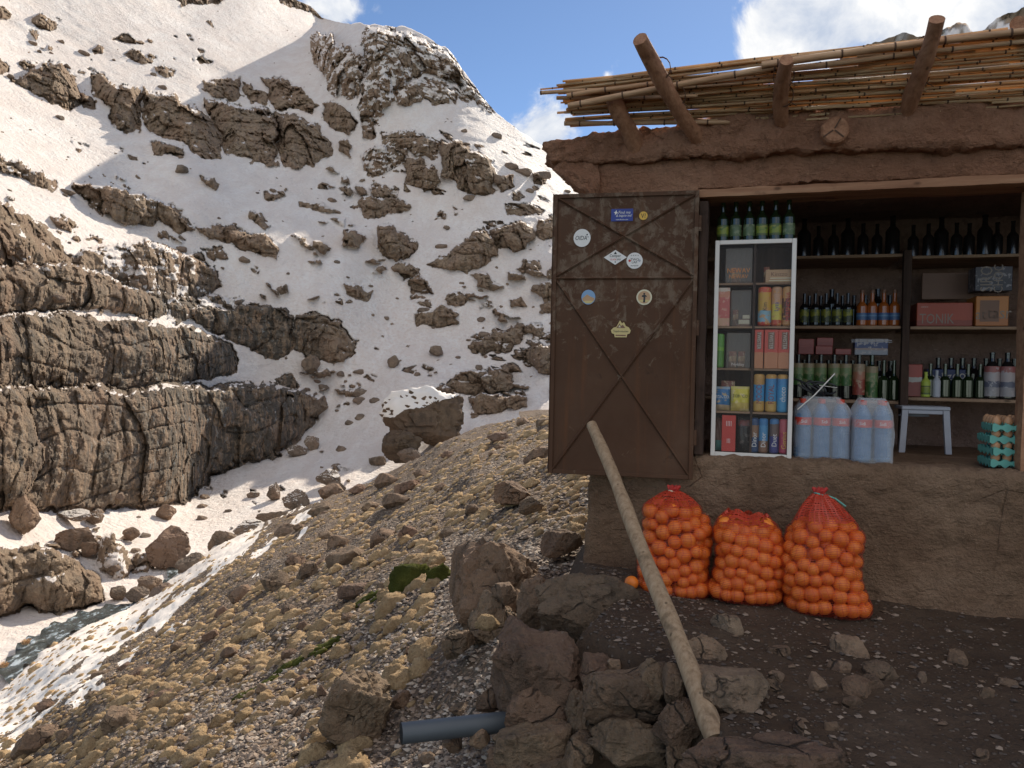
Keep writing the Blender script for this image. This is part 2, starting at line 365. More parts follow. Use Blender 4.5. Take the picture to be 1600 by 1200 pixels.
def wood_mat(name, c0, c1, c2, axis=2, sc=1., crack=.4):
    m, nt, b = newmat(name); p = opos(nt); s = [16., 16., 16.]; s[axis] = 1.1
    g = noise(nt, vscale(nt, p, [x*sc for x in s]), 2., 8., .65, .2); g2 = noise(nt, p, 9.*sc, 5., .6)
    c = ramp(nt, g, [(.28, c0), (.5, c1), (.72, c2)])
    c = mix(nt, ramp(nt, g2, [(.28, .6), (.42, 0.)]), c, [x*.45 for x in c0])
    kn = voro(nt, vscale(nt, p, [1. if i == axis else 2. for i in range(3)]), 6.*sc)
    c = mix(nt, ramp(nt, kn, [(.06, .75), (.14, 0.)]), c, [x*.3 for x in c0])
    setp(nt, b, Base_Color=c, Roughness=.8, Specular_IOR_Level=.25); bump(nt, b, math_(nt, 'ADD', g, g2), crack, .01); return m
def cushion_mat(name, c0, c1, c2):
    m, nt, b = newmat(name); p = gpos(nt); rnd = objrand(nt)
    n1 = noise(nt, p, 7., 5., .6); n2 = noise(nt, p, 70., 5., .75)
    c = ramp(nt, n1, [(.3, c0), (.5, c1), (.7, c2)])
    c = mix(nt, ramp(nt, n2, [(.3, .7), (.52, 0.)]), c, [x*.35 for x in c0])
    c = mix(nt, .6, c, mix(nt, rnd, (.72, .70, .66), (1.22, 1.15, 1.02)), 'MULTIPLY')
    big = noise(nt, p, .55, 3., .5)
    c = mix(nt, ramp(nt, big, [(.45, 0.), (.65, .45)]), c, [x*.62 for x in c1])
    setp(nt, b, Base_Color=c, Roughness=.95, Specular_IOR_Level=.1); bump(nt, b, math_(nt, 'ADD', n2, n1), 1., .03); return m
def door_mat():
    m, nt, b = newmat('rusty_brown_metal'); p = opos(nt)
    n1 = noise(nt, p, 2.5, 6., .6); n2 = noise(nt, p, 11., 7., .7, .6); n3 = noise(nt, vscale(nt, p, (1, 1, .45)), 26., 6., .7)
    c = ramp(nt, n1, [(.3, (.075, .036, .02)), (.55, (.095, .048, .028)), (.75, (.12, .066, .04))])
    z = N(nt, 'ShaderNodeSeparateXYZ', {0: p}, out='Z')
    zm = N(nt, 'ShaderNodeMapRange', {0: z, 1: .45, 2: .95, 3: 0., 4: .16})
    sc_ = ramp(nt, math_(nt, 'ADD', n2, zm), [(.64, 0.), (.69, .8)])
    c = mix(nt, math_(nt, 'MULTIPLY', sc_, ramp(nt, n3, [(.42, .2), (.56, 1.)])), c, (.19, .135, .095))
    c = mix(nt, ramp(nt, noise(nt, p, 5., 5., .7, .3), [(.64, 0.), (.7, .5)]), c, (.028, .019, .014))
    setp(nt, b, Base_Color=c, Roughness=ramp(nt, n2, [(.3, .6), (.7, .85)]), Metallic=0., Specular_IOR_Level=.18)
    rs = noise(nt, vscale(nt, p, (9., 1., .5)), 2., 6., .65); c = mix(nt, ramp(nt, rs, [(.55, 0.), (.72, .55)]), c, (.15, .06, .026)); setp(nt, b, Base_Color=c)
    bump(nt, b, math_(nt, 'ADD', math_(nt, 'MULTIPLY', n2, .25), math_(nt, 'MULTIPLY', noise(nt, p, 2.2, 2.), 3.)), .35, .012); return m
def reed_mat(name, c0, c1, c2, trans=.35):
    m, nt, b = newmat(name); p = opos(nt)
    g = noise(nt, vscale(nt, p, (2.5, 60., 60.)), 1., 6., .6); g2 = noise(nt, vscale(nt, p, (3., 16., 16.)), 1.6, 4., .6)
    c = ramp(nt, g2, [(.3, c0), (.5, c1), (.68, c2)])
    c = mix(nt, ramp(nt, g, [(.3, .6), (.5, 0.)]), c, [x*.4 for x in c0])
    setp(nt, b, Base_Color=c, Roughness=.55, Specular_IOR_Level=.35); bump(nt, b, g, .3, .004)
    tr = N(nt, 'ShaderNodeBsdfTranslucent', {'Color': c}); mx = N(nt, 'ShaderNodeMixShader', {0: trans, 1: b.outputs[0], 2: tr})
    nt.links.new(mx, nt.nodes['Material Output'].inputs[0]); return m
def clear_mat(name, col, mixf=.75, rough=.08, tint=(1, 1, 1)):
    """cheap clear plastic or glass: see-through with a gloss that follows the angle"""
    m, nt, b = newmat(name); setp(nt, b, Base_Color=col, Roughness=rough, Specular_IOR_Level=.6)
    wv = noise(nt, opos(nt), 18., 4., .6)
    bump(nt, b, wv, .25, .01)
    t = N(nt, 'ShaderNodeBsdfTransparent', {'Color': tint})
    fr = N(nt, 'ShaderNodeLayerWeight', {'Blend': .35}, out='Facing')
    fac = math_(nt, 'MULTIPLY', math_(nt, 'SUBTRACT', 1., math_(nt, 'MULTIPLY', fr, .55)), mixf)
    mx = N(nt, 'ShaderNodeMixShader', {0: fac, 1: b.outputs[0], 2: t}); nt.links.new(mx, nt.nodes['Material Output'].inputs[0]); return m
def net_mat(name, dens):
    m, nt, b = newmat(name); uv = N(nt, 'ShaderNodeAttribute', out='Vector', attribute_name='netuv')
    s = N(nt, 'ShaderNodeSeparateXYZ', {0: uv}); sz = N(nt, 'ShaderNodeSeparateXYZ', {0: uv}, out='Y'); dn = N(nt, 'ShaderNodeSeparateXYZ', {0: uv}, out='Z')
    jit = noise(nt, uv, 3., 3.)
    a = math_(nt, 'FRACT', math_(nt, 'ADD', math_(nt, 'MULTIPLY', sz, 62.), math_(nt, 'MULTIPLY', jit, 6.)))
    c = math_(nt, 'FRACT', math_(nt, 'ADD', math_(nt, 'MULTIPLY', s, 34.), math_(nt, 'MULTIPLY', jit, 3.)))
    on = math_(nt, 'MAXIMUM', math_(nt, 'LESS_THAN', a, math_(nt, 'ADD', math_(nt, 'MULTIPLY', dn, .5), dens)), math_(nt, 'LESS_THAN', c, math_(nt, 'ADD', math_(nt, 'MULTIPLY', dn, .32), .05)))
    setp(nt, b, Base_Color=mix(nt, jit, (.42, .03, .012), (.62, .07, .03)), Roughness=.45)
    t = N(nt, 'ShaderNodeBsdfTransparent'); mx = N(nt, 'ShaderNodeMixShader', {0: on, 1: t, 2: b.outputs[0]})
    nt.links.new(mx, nt.nodes['Material Output'].inputs[0]); return m
def orange_mat():
    m, nt, b = newmat('orange_peel'); p = opos(nt); rnd = objrand(nt)
    c = mix(nt, rnd, (.84, .19, .016), (.95, .285, .035)); c = mix(nt, ramp(nt, noise(nt, p, 30., 4.), [(.35, .25), (.6, 0.)]), c, (.6, .12, .01))
    setp(nt, b, Base_Color=c, Roughness=.42, Specular_IOR_Level=.5); bump(nt, b, voro(nt, p, 320.), .25, .002); return m
def band_mat(name, stops, rough=.4, axis='Z', blot=None, sc=14.):
    """printed packaging: colour bands along the pack with mottled print"""
    m, nt, b = newmat(name); p = N(nt, 'ShaderNodeTexCoord', out='Generated')
    z = N(nt, 'ShaderNodeSeparateXYZ', {0: p}, out=axis); nz = noise(nt, opos(nt), 25., 4.)
    c = ramp(nt, math_(nt, 'ADD', z, math_(nt, 'MULTIPLY', math_(nt, 'SUBTRACT', nz, .5), .12)), stops, 'CONSTANT')
    if blot: c = mix(nt, ramp(nt, noise(nt, opos(nt), 38., 3.), [(.55, 0.), (.6, .85)]), c, blot)
    setp(nt, b, Base_Color=c, Roughness=rough, Specular_IOR_Level=.5)
    bump(nt, b, noise(nt, opos(nt), 60., 3.), .2, .004); return m

MAT = {}
MAT['terrain'] = terrain_mat()
MAT['hill'] = hillside_mat(); MAT['dirt'] = dirt_mat()
MAT['rock_far'] = rock_mat('rock_far', 1.0, scale=.9, snow=.7, bs=.9, bd=.25)
MAT['rock_far_bare'] = rock_mat('rock_far_bare', .95, scale=.9, bs=.9, bd=.25)
MAT['rock_pink'] = rock_mat('rock_pink', 1.05, (1.02, .93, .86), .9, bs=.8, bd=.2)
MAT['rock_dark'] = rock_mat('rock_dark', .55, (1.04, .95, .84), .9, bs=.9, bd=.25)
MAT['rock_near'] = rock_mat('rock_near', .92, (1.03, .92, .82), 4., bs=1., bd=.05)
MAT['rock_red'] = rock_mat('rock_red', .82, (1.06, .9, .83), 4., bs=1., bd=.05)
MAT['rock_grey'] = rock_mat('rock_grey', .95, (1., .94, .84), 4., bs=1., bd=.05)
MAT['rock_pale'] = rock_mat('rock_pale', 1.0, (1., .92, .83), 4., bs=.9, bd=.03)
MAT['chip_pale'] = flat('chip_pale', (.42, .35, .28), .9, var=.3, sc=5.); MAT['chip_brown'] = flat('chip_brown', (.27, .2, .148), .9, var=.3, sc=5.); MAT['chip_dark'] = flat('chip_dark', (.10, .075, .06), .9, var=.3, sc=5.)
MAT['cushion'] = cushion_mat('dry_cushion', (.37, .25, .14), (.55, .39, .23), (.72, .54, .335))
MAT['moss'] = cushion_mat('green_cushion', (.05, .055, .012), (.10, .11, .024), (.17, .165, .04))
MAT['mud_red'] = mud_mat('red_mud', (.35, .165, .095), (.48, .235, .14), (.60, .32, .20))
MAT['mud_grey'] = mud_mat('grey_mud', (.22, .13, .08), (.32, .2, .126), (.42, .275, .18))
MAT['mud_in'] = mud_mat('inside_plaster', (.34, .21, .165), (.44, .28, .22), (.56, .38, .3), patch=.66)
MAT['stick'] = wood_mat('bare_stick', (.22, .14, .08), (.34, .23, .14), (.44, .315, .205), sc=1.6)
MAT['pole'] = wood_mat('roof_pole_wood', (.24, .11, .06), (.37, .18, .10), (.48, .25, .145), axis=1, sc=1.4, crack=.8)
MAT['lintel'] = wood_mat('lintel_wood', (.24, .11, .06), (.36, .18, .10), (.46, .26, .15), axis=0, sc=.9)
MAT['shelf'] = wood_mat('shelf_wood', (.2, .12, .075), (.3, .19, .12), (.4, .26, .17), axis=0)
MAT['darkwood'] = wood_mat('dark_wood', (.035, .02, .015), (.06, .035, .025), (.09, .055, .04))
MAT['reed'] = reed_mat('reed_cane', (.52, .33, .17), (.70, .47, .26), (.84, .62, .38), .42)
MAT['reed2'] = reed_mat('weathered_cane', (.42, .23, .12), (.56, .33, .18), (.66, .42, .25), .12)
MAT['node'] = flat('cane_node', (.10, .05, .028), .8)
MAT['door'] = door_mat()
MAT['alu'] = flat('white_frame', (.72, .66, .60), .4, 0., var=.05)
MAT['glass'] = clear_mat('pane_glass', (.5, .45, .42), .97, .03)
MAT['film'] = clear_mat('plastic_film', (.9, .9, .92), .8, .14)
MAT['tub'] = clear_mat('clear_tub', (.55, .48, .42), .82, .25)
MAT['waterpet'] = clear_mat('blue_bottle', (.16, .30, .48), .62, .06, (.78, .89, 1.))
MAT['orange'] = orange_mat()
MAT['net'] = net_mat('red_net', .27)
MAT['netknot'] = flat('net_knot', (.48, .035, .025), .6)
MAT['pipe'] = flat('grey_pipe', (.075, .085, .095), .5, sc=6., var=.25)
MAT['pipe_dark'] = flat('pipe_bore', (.02, .02, .022), .8)
MAT['water'] = None
for n, c in dict(white=(.78, .74, .70), black=(.02, .02, .022), blue=(.03, .05, .26), yellow=(.72, .42, .06), cream=(.68, .60, .42), red=(.55, .05, .035), skyb=(.22, .36, .55), tan=(.50, .30, .16), grn=(.10, .22, .05), teal=(.13, .40, .33),
               pink=(.55, .16, .15), orange_p=(.72, .25, .04), navy=(.02, .03, .12), bluep=(.06, .2, .5), purple=(.10, .05, .22), egg=(.55, .29, .15), greypl=(.42, .42, .46), brownp=(.20, .10, .06), gold=(.6, .47, .2), offw=(.62, .55, .48), olive=(.22, .24, .05), lime=(.38, .45, .06), maroon=(.25, .03, .03)).items():
    MAT[n] = flat('paint_'+n, c, .5)
MAT['gglass'] = flat('dark_green_glass', (.012, .022, .008), .07, spec=.8)
MAT['bglass'] = flat('dark_glass', (.014, .012, .012), .08, spec=.7)
MAT['oglass'] = flat('orange_drink', (.38, .10, .02), .12, spec=.7)
MAT['capred'] = flat('red_cap', (.55, .06, .03), .4)

# ---------------------------------------------------------------- terrain: valley head with cliffs
class TPS:
    def __init__(s, pts):
        p = np.array(pts, float); s.c = p[:, :2]/400.; w = 1/p[:, 2]; n = len(p)
        K = s.k(s.c, s.c)+np.eye(n)*2e-4; P = np.c_[np.ones(n), s.c]
        A = np.block([[K, P], [P.T, np.zeros((3, 3))]]); s.w = np.linalg.solve(A, np.r_[w, 0, 0, 0])
    def k(s, a, b):
        r2 = ((a[:, None]-b[None])**2).sum(2); return .5*r2*np.log(r2+1e-12)
    def __call__(s, px, py):
        q = np.stack([np.ravel(px), np.ravel(py)], 1)/400.; o = np.empty(len(q))
        for i in range(0, len(q), 40000):
            b = q[i:i+40000]; o[i:i+40000] = s.k(b, s.c) @ s.w[:-3]+np.c_[np.ones(len(b)), b] @ s.w[-3:]
        return 1/np.clip(o, 1/700., 1.)
M_PTS = [(-200, -200, 88), (0, 0, 100), (-200, 300, 46), (-200, 600, 32), (-200, 850, 27), (200, 0, 126), (200, -150, 150), (400, 0, 166), (480, 30, 184), (300, 100, 119), (400, 150, 120),
         (0, 300, 60), (200, 300, 79), (400, 300, 90), (480, 400, 81), (440, 350, 84.5), (290, 250, 88), (300, 340, 78), (503, 40, 186), (545, 70, 132), (400, 80, 140), (300, 30, 138), (350, 200, 106), (545, 400, 83), (510, 480, 75.5), (740, 240, 104), (820, 280, 104), (700, 130, 122), (880, 430, 84), (0, 600, 41), (250, 600, 57), (500, 560, 74), (430, 480, 75), (100, 450, 53), (300, 450, 73),
         (0, 797, 36.5), (150, 797, 44.5), (300, 785, 54), (450, 700, 66), (500, 645, 71), (0, 850, 34), (0, 960, 29), (30, 1000, 27), (250, 890, 37), (330, 850, 43), (470, 790, 51), (560, 740, 58), (600, 700, 63),
         (150, 1000, 27.5), (-200, 1000, 24), (200, 1100, 22), (0, 1100, 22.5), (700, 800, 50), (860, 800, 46), (1050, 800, 44),
         (660, 640, 67), (600, 540, 77.5), (600, 450, 84), (540, 300, 100), (540, 120, 121), (600, 40, 138), (700, 75, 129), (600, 200, 112), (680, 200, 112),
         (780, 190, 119), (900, 290, 112), (1000, 330, 104), (1100, 360, 100), (800, 330, 96.5), (720, 330, 98), (840, 450, 84.5), (720, 450, 84), (800, 600, 73), (720, 600, 72), (860, 640, 63), (1050, 500, 90), (1050, 640, 64), (1400, 450, 100), (1400, 640, 62), (1400, 800, 43), (1740, 500, 98), (1740, 800, 42)]
tps = TPS(M_PTS)
SKYL = [(-260, -260), (250, -120), (400, -40), (463, 0), (485, 10), (503, 26), (533, 35), (587, 38), (613, 40), (643, 45), (667, 57), (683, 67), (700, 75), (712, 90), (720, 103), (733, 122), (750, 145), (760, 157), (777, 178), (800, 195), (823, 213), (853, 230), (883, 262), (900, 277), (920, 297), (1000, 330), (1080, 360), (1300, 410), (1750, 470)]
px1 = np.r_[np.arange(-210, 1020, 1.55), np.arange(1022, 1740, 7.)]; NXM = len(px1)
skl = np.interp(px1, *zip(*SKYL))
_s = fbm(np.stack([px1/14., px1*0, px1*0], 1), 4, 3)
skl = skl+_s*np.where(px1 < 500, 2.5, 4.)
NYM = 620
BOT = np.interp(px1, [470, 760], [1090, 860.])
tt = np.linspace(0, 1, NYM)
PX = np.broadcast_to(px1, (NYM, NXM)); PY = skl+tt[:, None]*(BOT-skl)
YB = tps(PX, PY).reshape(NYM, NXM)

# cliff and outcrop outlines (photo pixels), how upright the face stands, bulge in metres
CL = [
 ([(15,125),(40,115),(70,100),(95,98),(118,120),(122,140),(125,165),(108,172),(85,160),(60,150),(42,135)], .62, 1.2, 0),
 ([(122,140),(145,155),(150,168),(130,168)], .62, .5, 0),
 ([(140,118),(165,118),(185,135),(215,138),(222,150),(216,157),(222,172),(222,195),(215,205),(190,203),(172,190),(170,180),(175,165),(150,155)], .62, .8, 0),
 ([(226,138),(270,145),(282,165),(300,165),(316,178),(335,190),(345,215),(347,235),(340,245),(310,240),(290,225),(262,212),(235,203),(228,190),(228,165)], .62, .8, 0),
 ([(317,157),(345,160),(385,168),(430,178),(431,195),(432,215),(433,254),(415,255),(385,248),(355,238),(349,222),(338,190),(325,175)], .62, .8, 0),
 ([(434,175),(460,180),(495,200),(510,215),(523,240),(510,247),(487,250),(485,258),(460,260),(440,255),(436,230)], .62, .8, 0),
 ([(320,128),(345,124),(372,125),(378,150),(355,157),(335,150),(322,140)], .62, .8, 0),
 ([(380,130),(400,138),(417,152),(412,167),(392,158)], .62, .6, 0),
 ([(408,122),(440,124),(470,140),(497,165),(485,175),(455,165),(432,170),(420,155),(425,140)], .62, .8, 0),
 ([(235,222),(260,225),(285,232),(282,245),(262,243),(240,236)], .8, .4, 0), ([(303,238),(345,239),(345,249),(320,250)], .8, .3, 0),
 ([(48,28),(68,24),(84,32),(86,42),(72,46),(54,40)], .7, .8, 0), ([(195,84),(215,80),(238,94),(234,100),(212,97)], .7, .4, 0),
 ([(240,105),(258,101),(272,112),(268,119),(250,117)], .7, .5, 0), ([(145,77),(153,71),(161,74),(160,83),(148,84)], .7, .4, 0),
 ([(178,62),(195,55),(214,64),(210,69),(190,67)], .5, .3, .3), ([(-10,10),(8,12),(18,22),(14,28),(-10,27)], .7, .5, 0),
 ([(30,98),(50,94),(66,104),(56,112),(38,108)], .6, .5, .3), ([(-20,95),(0,92),(12,104),(12,114),(-20,112)], .7, .7, 0),
 ([(-30,240),(0,248),(30,250),(60,270),(85,285),(88,298),(60,290),(30,275),(0,262),(-30,255)], .9, .5, .25),
 ([(115,288),(135,285),(165,292),(200,300),(225,305),(232,312),(245,310),(270,320),(292,340),(302,358),(285,362),(268,350),(250,342),(240,354),(215,352),(190,345),(165,335),(140,318),(125,305)], .95, .8, .15),
 ([(308,352),(340,355),(375,358),(395,365),(415,365),(432,390),(432,398),(410,395),(385,388),(355,375),(325,368)], .95, .7, .1),
 ([(390,333),(405,333),(422,352),(415,357),(398,350)], .8, .5, 0), ([(315,278),(335,280),(344,290),(340,297),(325,290)], .7, .5, 0),
 ([(-40,300),(0,312),(30,330),(60,350),(85,372),(100,390),(100,405),(80,410),(50,400),(20,410),(-40,405)], .9, 1.2, .05),
 ([(-40,414),(0,416),(40,416),(75,412),(110,412),(145,420),(190,445),(230,460),(260,475),(262,492),(235,498),(205,490),(160,485),(120,484),(80,484),(30,484),(0,494),(-40,496)], .95, 1.2, .05),
 ([(165,395),(185,380),(215,385),(240,410),(252,440),(240,447),(205,430),(180,420)], .8, .7, .15), ([(90,408),(165,385),(225,375),(300,402),(338,418),(345,445),(300,472),(262,484),(200,452),(150,424),(100,416)], .8, .8, .3), ([(262,470),(330,462),(400,474),(300,500),(268,505)], .6, .6, .35), ([(-40,330),(30,345),(95,400),(120,412),(60,418),(-40,418)], .9, 1.2, .15), ([(230,390),(255,385),(262,405),(285,410),(315,415),(310,430),(290,445),(270,440),(255,420)], .7, .7, .25),
 ([(-40,500),(0,496),(40,489),(70,491),(110,489),(150,500),(175,497),(210,500),(245,505),(290,512),(330,522),(362,542),(368,562),(365,585),(330,592),(290,594),(250,600),(200,606),(140,603),(70,606),(-40,608)], .92, 1.2, .1),
 ([(290,485),(330,480),(370,480),(400,478),(440,482),(455,500),(458,540),(440,560),(415,560),(395,545),(360,532),(330,515),(305,505)], .95, .8, .06),
 ([(460,495),(490,490),(530,500),(552,530),(555,545),(540,562),(510,565),(480,555),(462,545)], .9, 1.2, .02),
 ([(-40,604),(0,605),(45,598),(60,605),(110,605),(160,600),(200,610),(235,605),(270,600),(300,600),(330,608),(365,595),(400,600),(440,600),(480,610),(505,620),(512,635),(495,655),(480,675),(450,700),(420,720),(380,722),(330,745),(310,770),(290,787),(200,796),(100,800),(0,798),(-40,798)], 1., 1.4, .02),
 ([(432,592),(455,585),(468,598),(465,610),(445,606)], .6, .5, .1),
 ([(-40,850),(0,855),(30,862),(55,850),(85,860),(110,870),(140,890),(158,905),(160,935),(140,945),(100,960),(60,955),(40,945),(15,965),(-40,968)], .9, .9, .12),
 ([(150,842),(180,838),(205,868),(205,900),(180,905),(158,890),(150,868)], .7, .6, .3), ([(200,868),(236,862),(238,898),(215,895)], .7, .4, .4),
 ([(490,60),(505,50),(520,55),(532,75),(545,68),(560,85),(566,100),(560,130),(556,150),(545,152),(525,150),(515,140),(500,110),(490,90)], .8, 1.2, .38),
 ([(572,45),(600,42),(640,55),(665,65),(700,80),(720,110),(740,140),(760,160),(772,176),(755,172),(735,158),(718,150),(715,130),(690,120),(665,115),(640,122),(622,140),(610,165),(592,180),(585,200),(568,205),(562,175),(565,130),(568,80)], .8, 1.6, .42),
 ([(620,140),(650,125),(690,128),(712,142),(710,160),(685,163),(668,150),(640,165),(622,160)], .8, .8, .35),
 ([(505,165),(520,160),(540,175),(555,195),(548,210),(525,205),(508,190)], .9, .8, .05), ([(527,222),(540,218),(548,230),(545,243),(532,235)], .8, .4, .1),
 ([(566,205),(582,200),(585,215),(575,220),(567,216)], .8, .4, 0), ([(570,240),(600,225),(635,235),(630,260),(600,268),(572,275)], .8, .8, .38),
 ([(600,212),(637,200),(662,215),(686,228),(680,245),(655,245),(632,232),(605,228)], .8, .8, .22), ([(634,252),(655,248),(680,265),(683,285),(665,297),(655,290),(638,290)], .9, .9, .05),
 ([(690,225),(715,222),(740,235),(770,250),(778,275),(768,300),(745,305),(717,297),(710,280),(695,275),(690,250)], .9, 1.3, .1),
 ([(782,280),(800,275),(805,290),(795,298),(780,298)], .8, .6, 0), ([(832,272),(855,272),(853,288),(835,288)], .7, .5, 0),
 ([(560,312),(580,308),(605,312),(640,320),(640,328),(610,332),(590,338),(570,335),(558,322)], .8, .7, .1), ([(465,312),(500,318),(520,325),(520,332),(495,330),(470,322)], .7, .5, .15),
 ([(590,358),(610,355),(635,368),(648,385),(640,400),(620,408),(600,402),(588,380)], .9, 1.3, .02), ([(535,362),(555,360),(572,375),(560,388),(540,385)], .8, .8, 0),
 ([(672,412),(700,395),(730,375),(755,357),(770,370),(775,395),(765,410),(755,420),(725,422),(695,418)], .85, 1.4, .1), ([(770,360),(790,350),(815,347),(830,360),(835,375),(820,385),(800,390),(775,385)], .85, 1.2, .06),
 ([(835,365),(845,345),(868,340),(880,370),(850,372)], .8, .8, 0), ([(850,430),(870,410),(900,415),(895,440)], .8, .8, 0),
 ([(650,495),(665,487),(690,480),(715,490),(710,502),(690,510),(655,505)], .85, .9, .05), ([(612,415),(630,412),(655,420),(650,432),(630,437),(615,425)], .85, .8, .05), ([(640,440),(655,430),(668,440),(672,458),(650,462),(642,455)], .8, .5, .2),
 ([(695,465),(715,457),(733,465),(725,475),(700,478)], .8, .6, .08), ([(735,540),(760,525),(790,515),(810,505),(820,520),(815,535),(790,548),(760,553),(735,548)], .85, 1., .12),
 ([(815,545),(845,540),(890,540),(890,580),(850,582),(825,570)], .95, 1.2, 0), ([(700,600),(720,585),(750,582),(790,575),(800,590),(805,605),(780,612),(740,615),(705,610)], .95, 1., .06),
 ([(738,622),(745,617),(790,617),(822,622),(822,635),(790,640),(752,648),(738,650)], 1., .6, 0), ([(540,445),(555,445),(582,458),(575,468),(545,463)], .8, .7, 0), ([(745,436),(760,435),(785,447),(770,452),(745,448)], .8, .5, .05),
 ([(835,450),(860,440),(880,470),(850,470)], .7, .6, .1), ([(795,470),(815,465),(822,478),(800,480)], .7, .5, .1), ([(845,475),(862,470),(866,488),(848,488)], .7, .5, .1), ([(815,412),(835,405),(842,415),(825,430),(812,425)], .7, .5, .2),
 ([(430,-30),(470,-10),(505,18),(512,30),(498,26),(475,14),(440,4)], .6, 2., .2), ([(260,-30),(300,-12),(352,-2),(340,3),(300,4),(285,6)], .7, 1., .1),
 ([(410,300),(440,298),(446,305),(430,312),(415,308)], .6, .4, .2), ([(790,318),(830,318),(848,330),(815,340),(792,338)], .6, .5, .3),
]
# many small broken outcrops in the snow
_r = np.random.default_rng(77)
for (x0, y0, x1, y1, cnt, smin, smax, lean_) in [(430, 290, 870, 640, 120, 4, 17, .1), (60, 330, 470, 480, 60, 4, 16, .45), (100, 200, 250, 300, 26, 3, 9, .5), (0, 20, 330, 120, 26, 3, 10, .35), (520, 190, 900, 330, 60, 4, 15, .3), (420, 590, 600, 760, 22, 4, 12, .2), (0, 280, 150, 420, 16, 4, 14, .4), (780, 420, 870, 620, 30, 5, 18, .15), (90, 800, 240, 900, 26, 4, 14, .2), (330, 760, 480, 830, 14, 4, 10, .1)]:
    for k in range(cnt):
        cx_, cy_ = _r.uniform(x0, x1), _r.uniform(y0, y1)
        if k % 3 and k > 2: cx_, cy_ = px0_+_r.normal()*16, py0_+_r.normal()*9
        px0_, py0_ = cx_, cy_
        if cy_ < np.interp(cx_, *zip(*SKYL))+10: continue
        a_ = smin+(smax-smin)*_r.random()**2; b_ = a_*_r.uniform(.35, .7); n_ = _r.integers(6, 9); w_ = np.sort(_r.uniform(0, 6.283, n_)); q_ = _r.uniform(.7, 1.15, n_)
        ex_, ey_ = a_*np.cos(w_)*q_, b_*np.sin(w_)*q_
        CL.append(([(cx_+p, cy_+q+lean_*p) for p, q in zip(ex_, ey_)], .75, .35+.03*a_, _r.choice([0, 0, .15, .3])))
def poly_sd(poly, qx, qy):
    p = np.array(poly, float); d = np.full(qx.shape, 1e9); ins = np.zeros(qx.shape, bool)
    for a, b in zip(p, np.roll(p, -1, 0)):
        e = b-a; wx, wy = qx-a[0], qy-a[1]; t = np.clip((wx*e[0]+wy*e[1])/(e@e), 0, 1)
        d = np.minimum(d, (wx-e[0]*t)**2+(wy-e[1]*t)**2)
        if e[1] != 0: ins ^= ((a[1] > qy) != (b[1] > qy)) & (qx < e[0]*(qy-a[1])/e[1]+a[0])
    return np.where(ins, 1, -1)*np.sqrt(d)
wob = np.stack([fbm(np.stack([PX.ravel()/13., PY.ravel()/13., 0*PX.ravel()+k], 1), 4, 11+int(k)) for k in (0., 9.)]).reshape(2, NYM, NXM)
ROCK = np.zeros((NYM, NXM)); SNOWN = np.zeros((NYM, NXM)); YN = YB.copy()
for poly, up, bul, sn in CL:
    p = np.array(poly, float); x0, y0 = p.min(0)-8; x1, y1 = p.max(0)+8
    ci = np.where((px1 > x0) & (px1 < x1))[0]
    if not len(ci): continue
    c0, c1 = ci[0], ci[-1]+1
    sub = (PY[:, c0:c1] > y0) & (PY[:, c0:c1] < y1); rr = np.where(sub.any(1))[0]; r0, r1 = rr[0], rr[-1]+1
    X, Y_ = PX[r0:r1, c0:c1], PY[r0:r1, c0:c1]
    size = min(p[:, 0].ptp() if hasattr(p[:, 0], 'ptp') else np.ptp(p[:, 0]), np.ptp(p[:, 1])); wamp = min(6., .22*size)
    sd = poly_sd(poly, X+wob[0, r0:r1, c0:c1]*wamp*1.4, Y_+wob[1, r0:r1, c0:c1]*wamp*1.4)+min(1.8, .05*size)
    ins = sd > 0
    ybot = np.where(ins, Y_, -1e9).max(0); has = ybot > 0
    if not has.any(): continue
    ybf = np.interp(np.arange(len(has)), np.where(has)[0], ybot[has]); kw = int(np.clip(.16*len(has), 3, 25))
    ybf = np.convolve(np.pad(ybf, kw, mode='edge'), np.ones(2*kw+1)/(2*kw+1), 'valid')
    Yb = np.where(has, tps(X[0], ybf), 1e9)
    ybase = YB[r0:r1, c0:c1]
    k = sstep(sd/max(1.2, .05*size))*ins
    targ = ybase*(1-up)+np.minimum(Yb, ybase)*up
    dome = np.sqrt(np.clip(sd/(.5*size), 0, 1))*bul
    yn = ybase*(1-k)+(targ-dome)*k
    YN[r0:r1, c0:c1] = np.where(ins, np.minimum(YN[r0:r1, c0:c1], yn), YN[r0:r1, c0:c1])
    ROCK[r0:r1, c0:c1] = np.maximum(ROCK[r0:r1, c0:c1], np.clip(.5+sd/2.4, 0, 1))
    SNOWN[r0:r1, c0:c1] = np.where(ins, sn, SNOWN[r0:r1, c0:c1])
P3 = at(PX.ravel(), PY.ravel(), YN.ravel())
rkm = ROCK.ravel() > .3
dY = np.zeros(len(P3)); Q = P3[rkm]
Qs = Q*np.array([1, 1, .75]); big = fbm(Q*.09, 3, 5)
_a = .38; Qr = np.stack([Qs[:, 0]*math.cos(_a)-Qs[:, 1]*math.sin(_a), Qs[:, 0]*math.sin(_a)+Qs[:, 1]*math.cos(_a), Qs[:, 2]*.8+.12*Qs[:, 0]], 1)
f1, f2, cid, off = worley(Qr*.24+.16*big[:, None], 3, True); g1, g2, gid, _o = worley(Qr*.8+.12*fbm(Q*.5, 2, 71)[:, None], 9, True); e1, e2, eid, _o = worley(Qr*np.array([2.1, 2.1, 1.4]), 19, True)
strat = Q[:, 2]*.55+.25*Q[:, 0]*.3+1.2*fbm(Q*.12, 3, 21); st = strat-np.floor(strat)
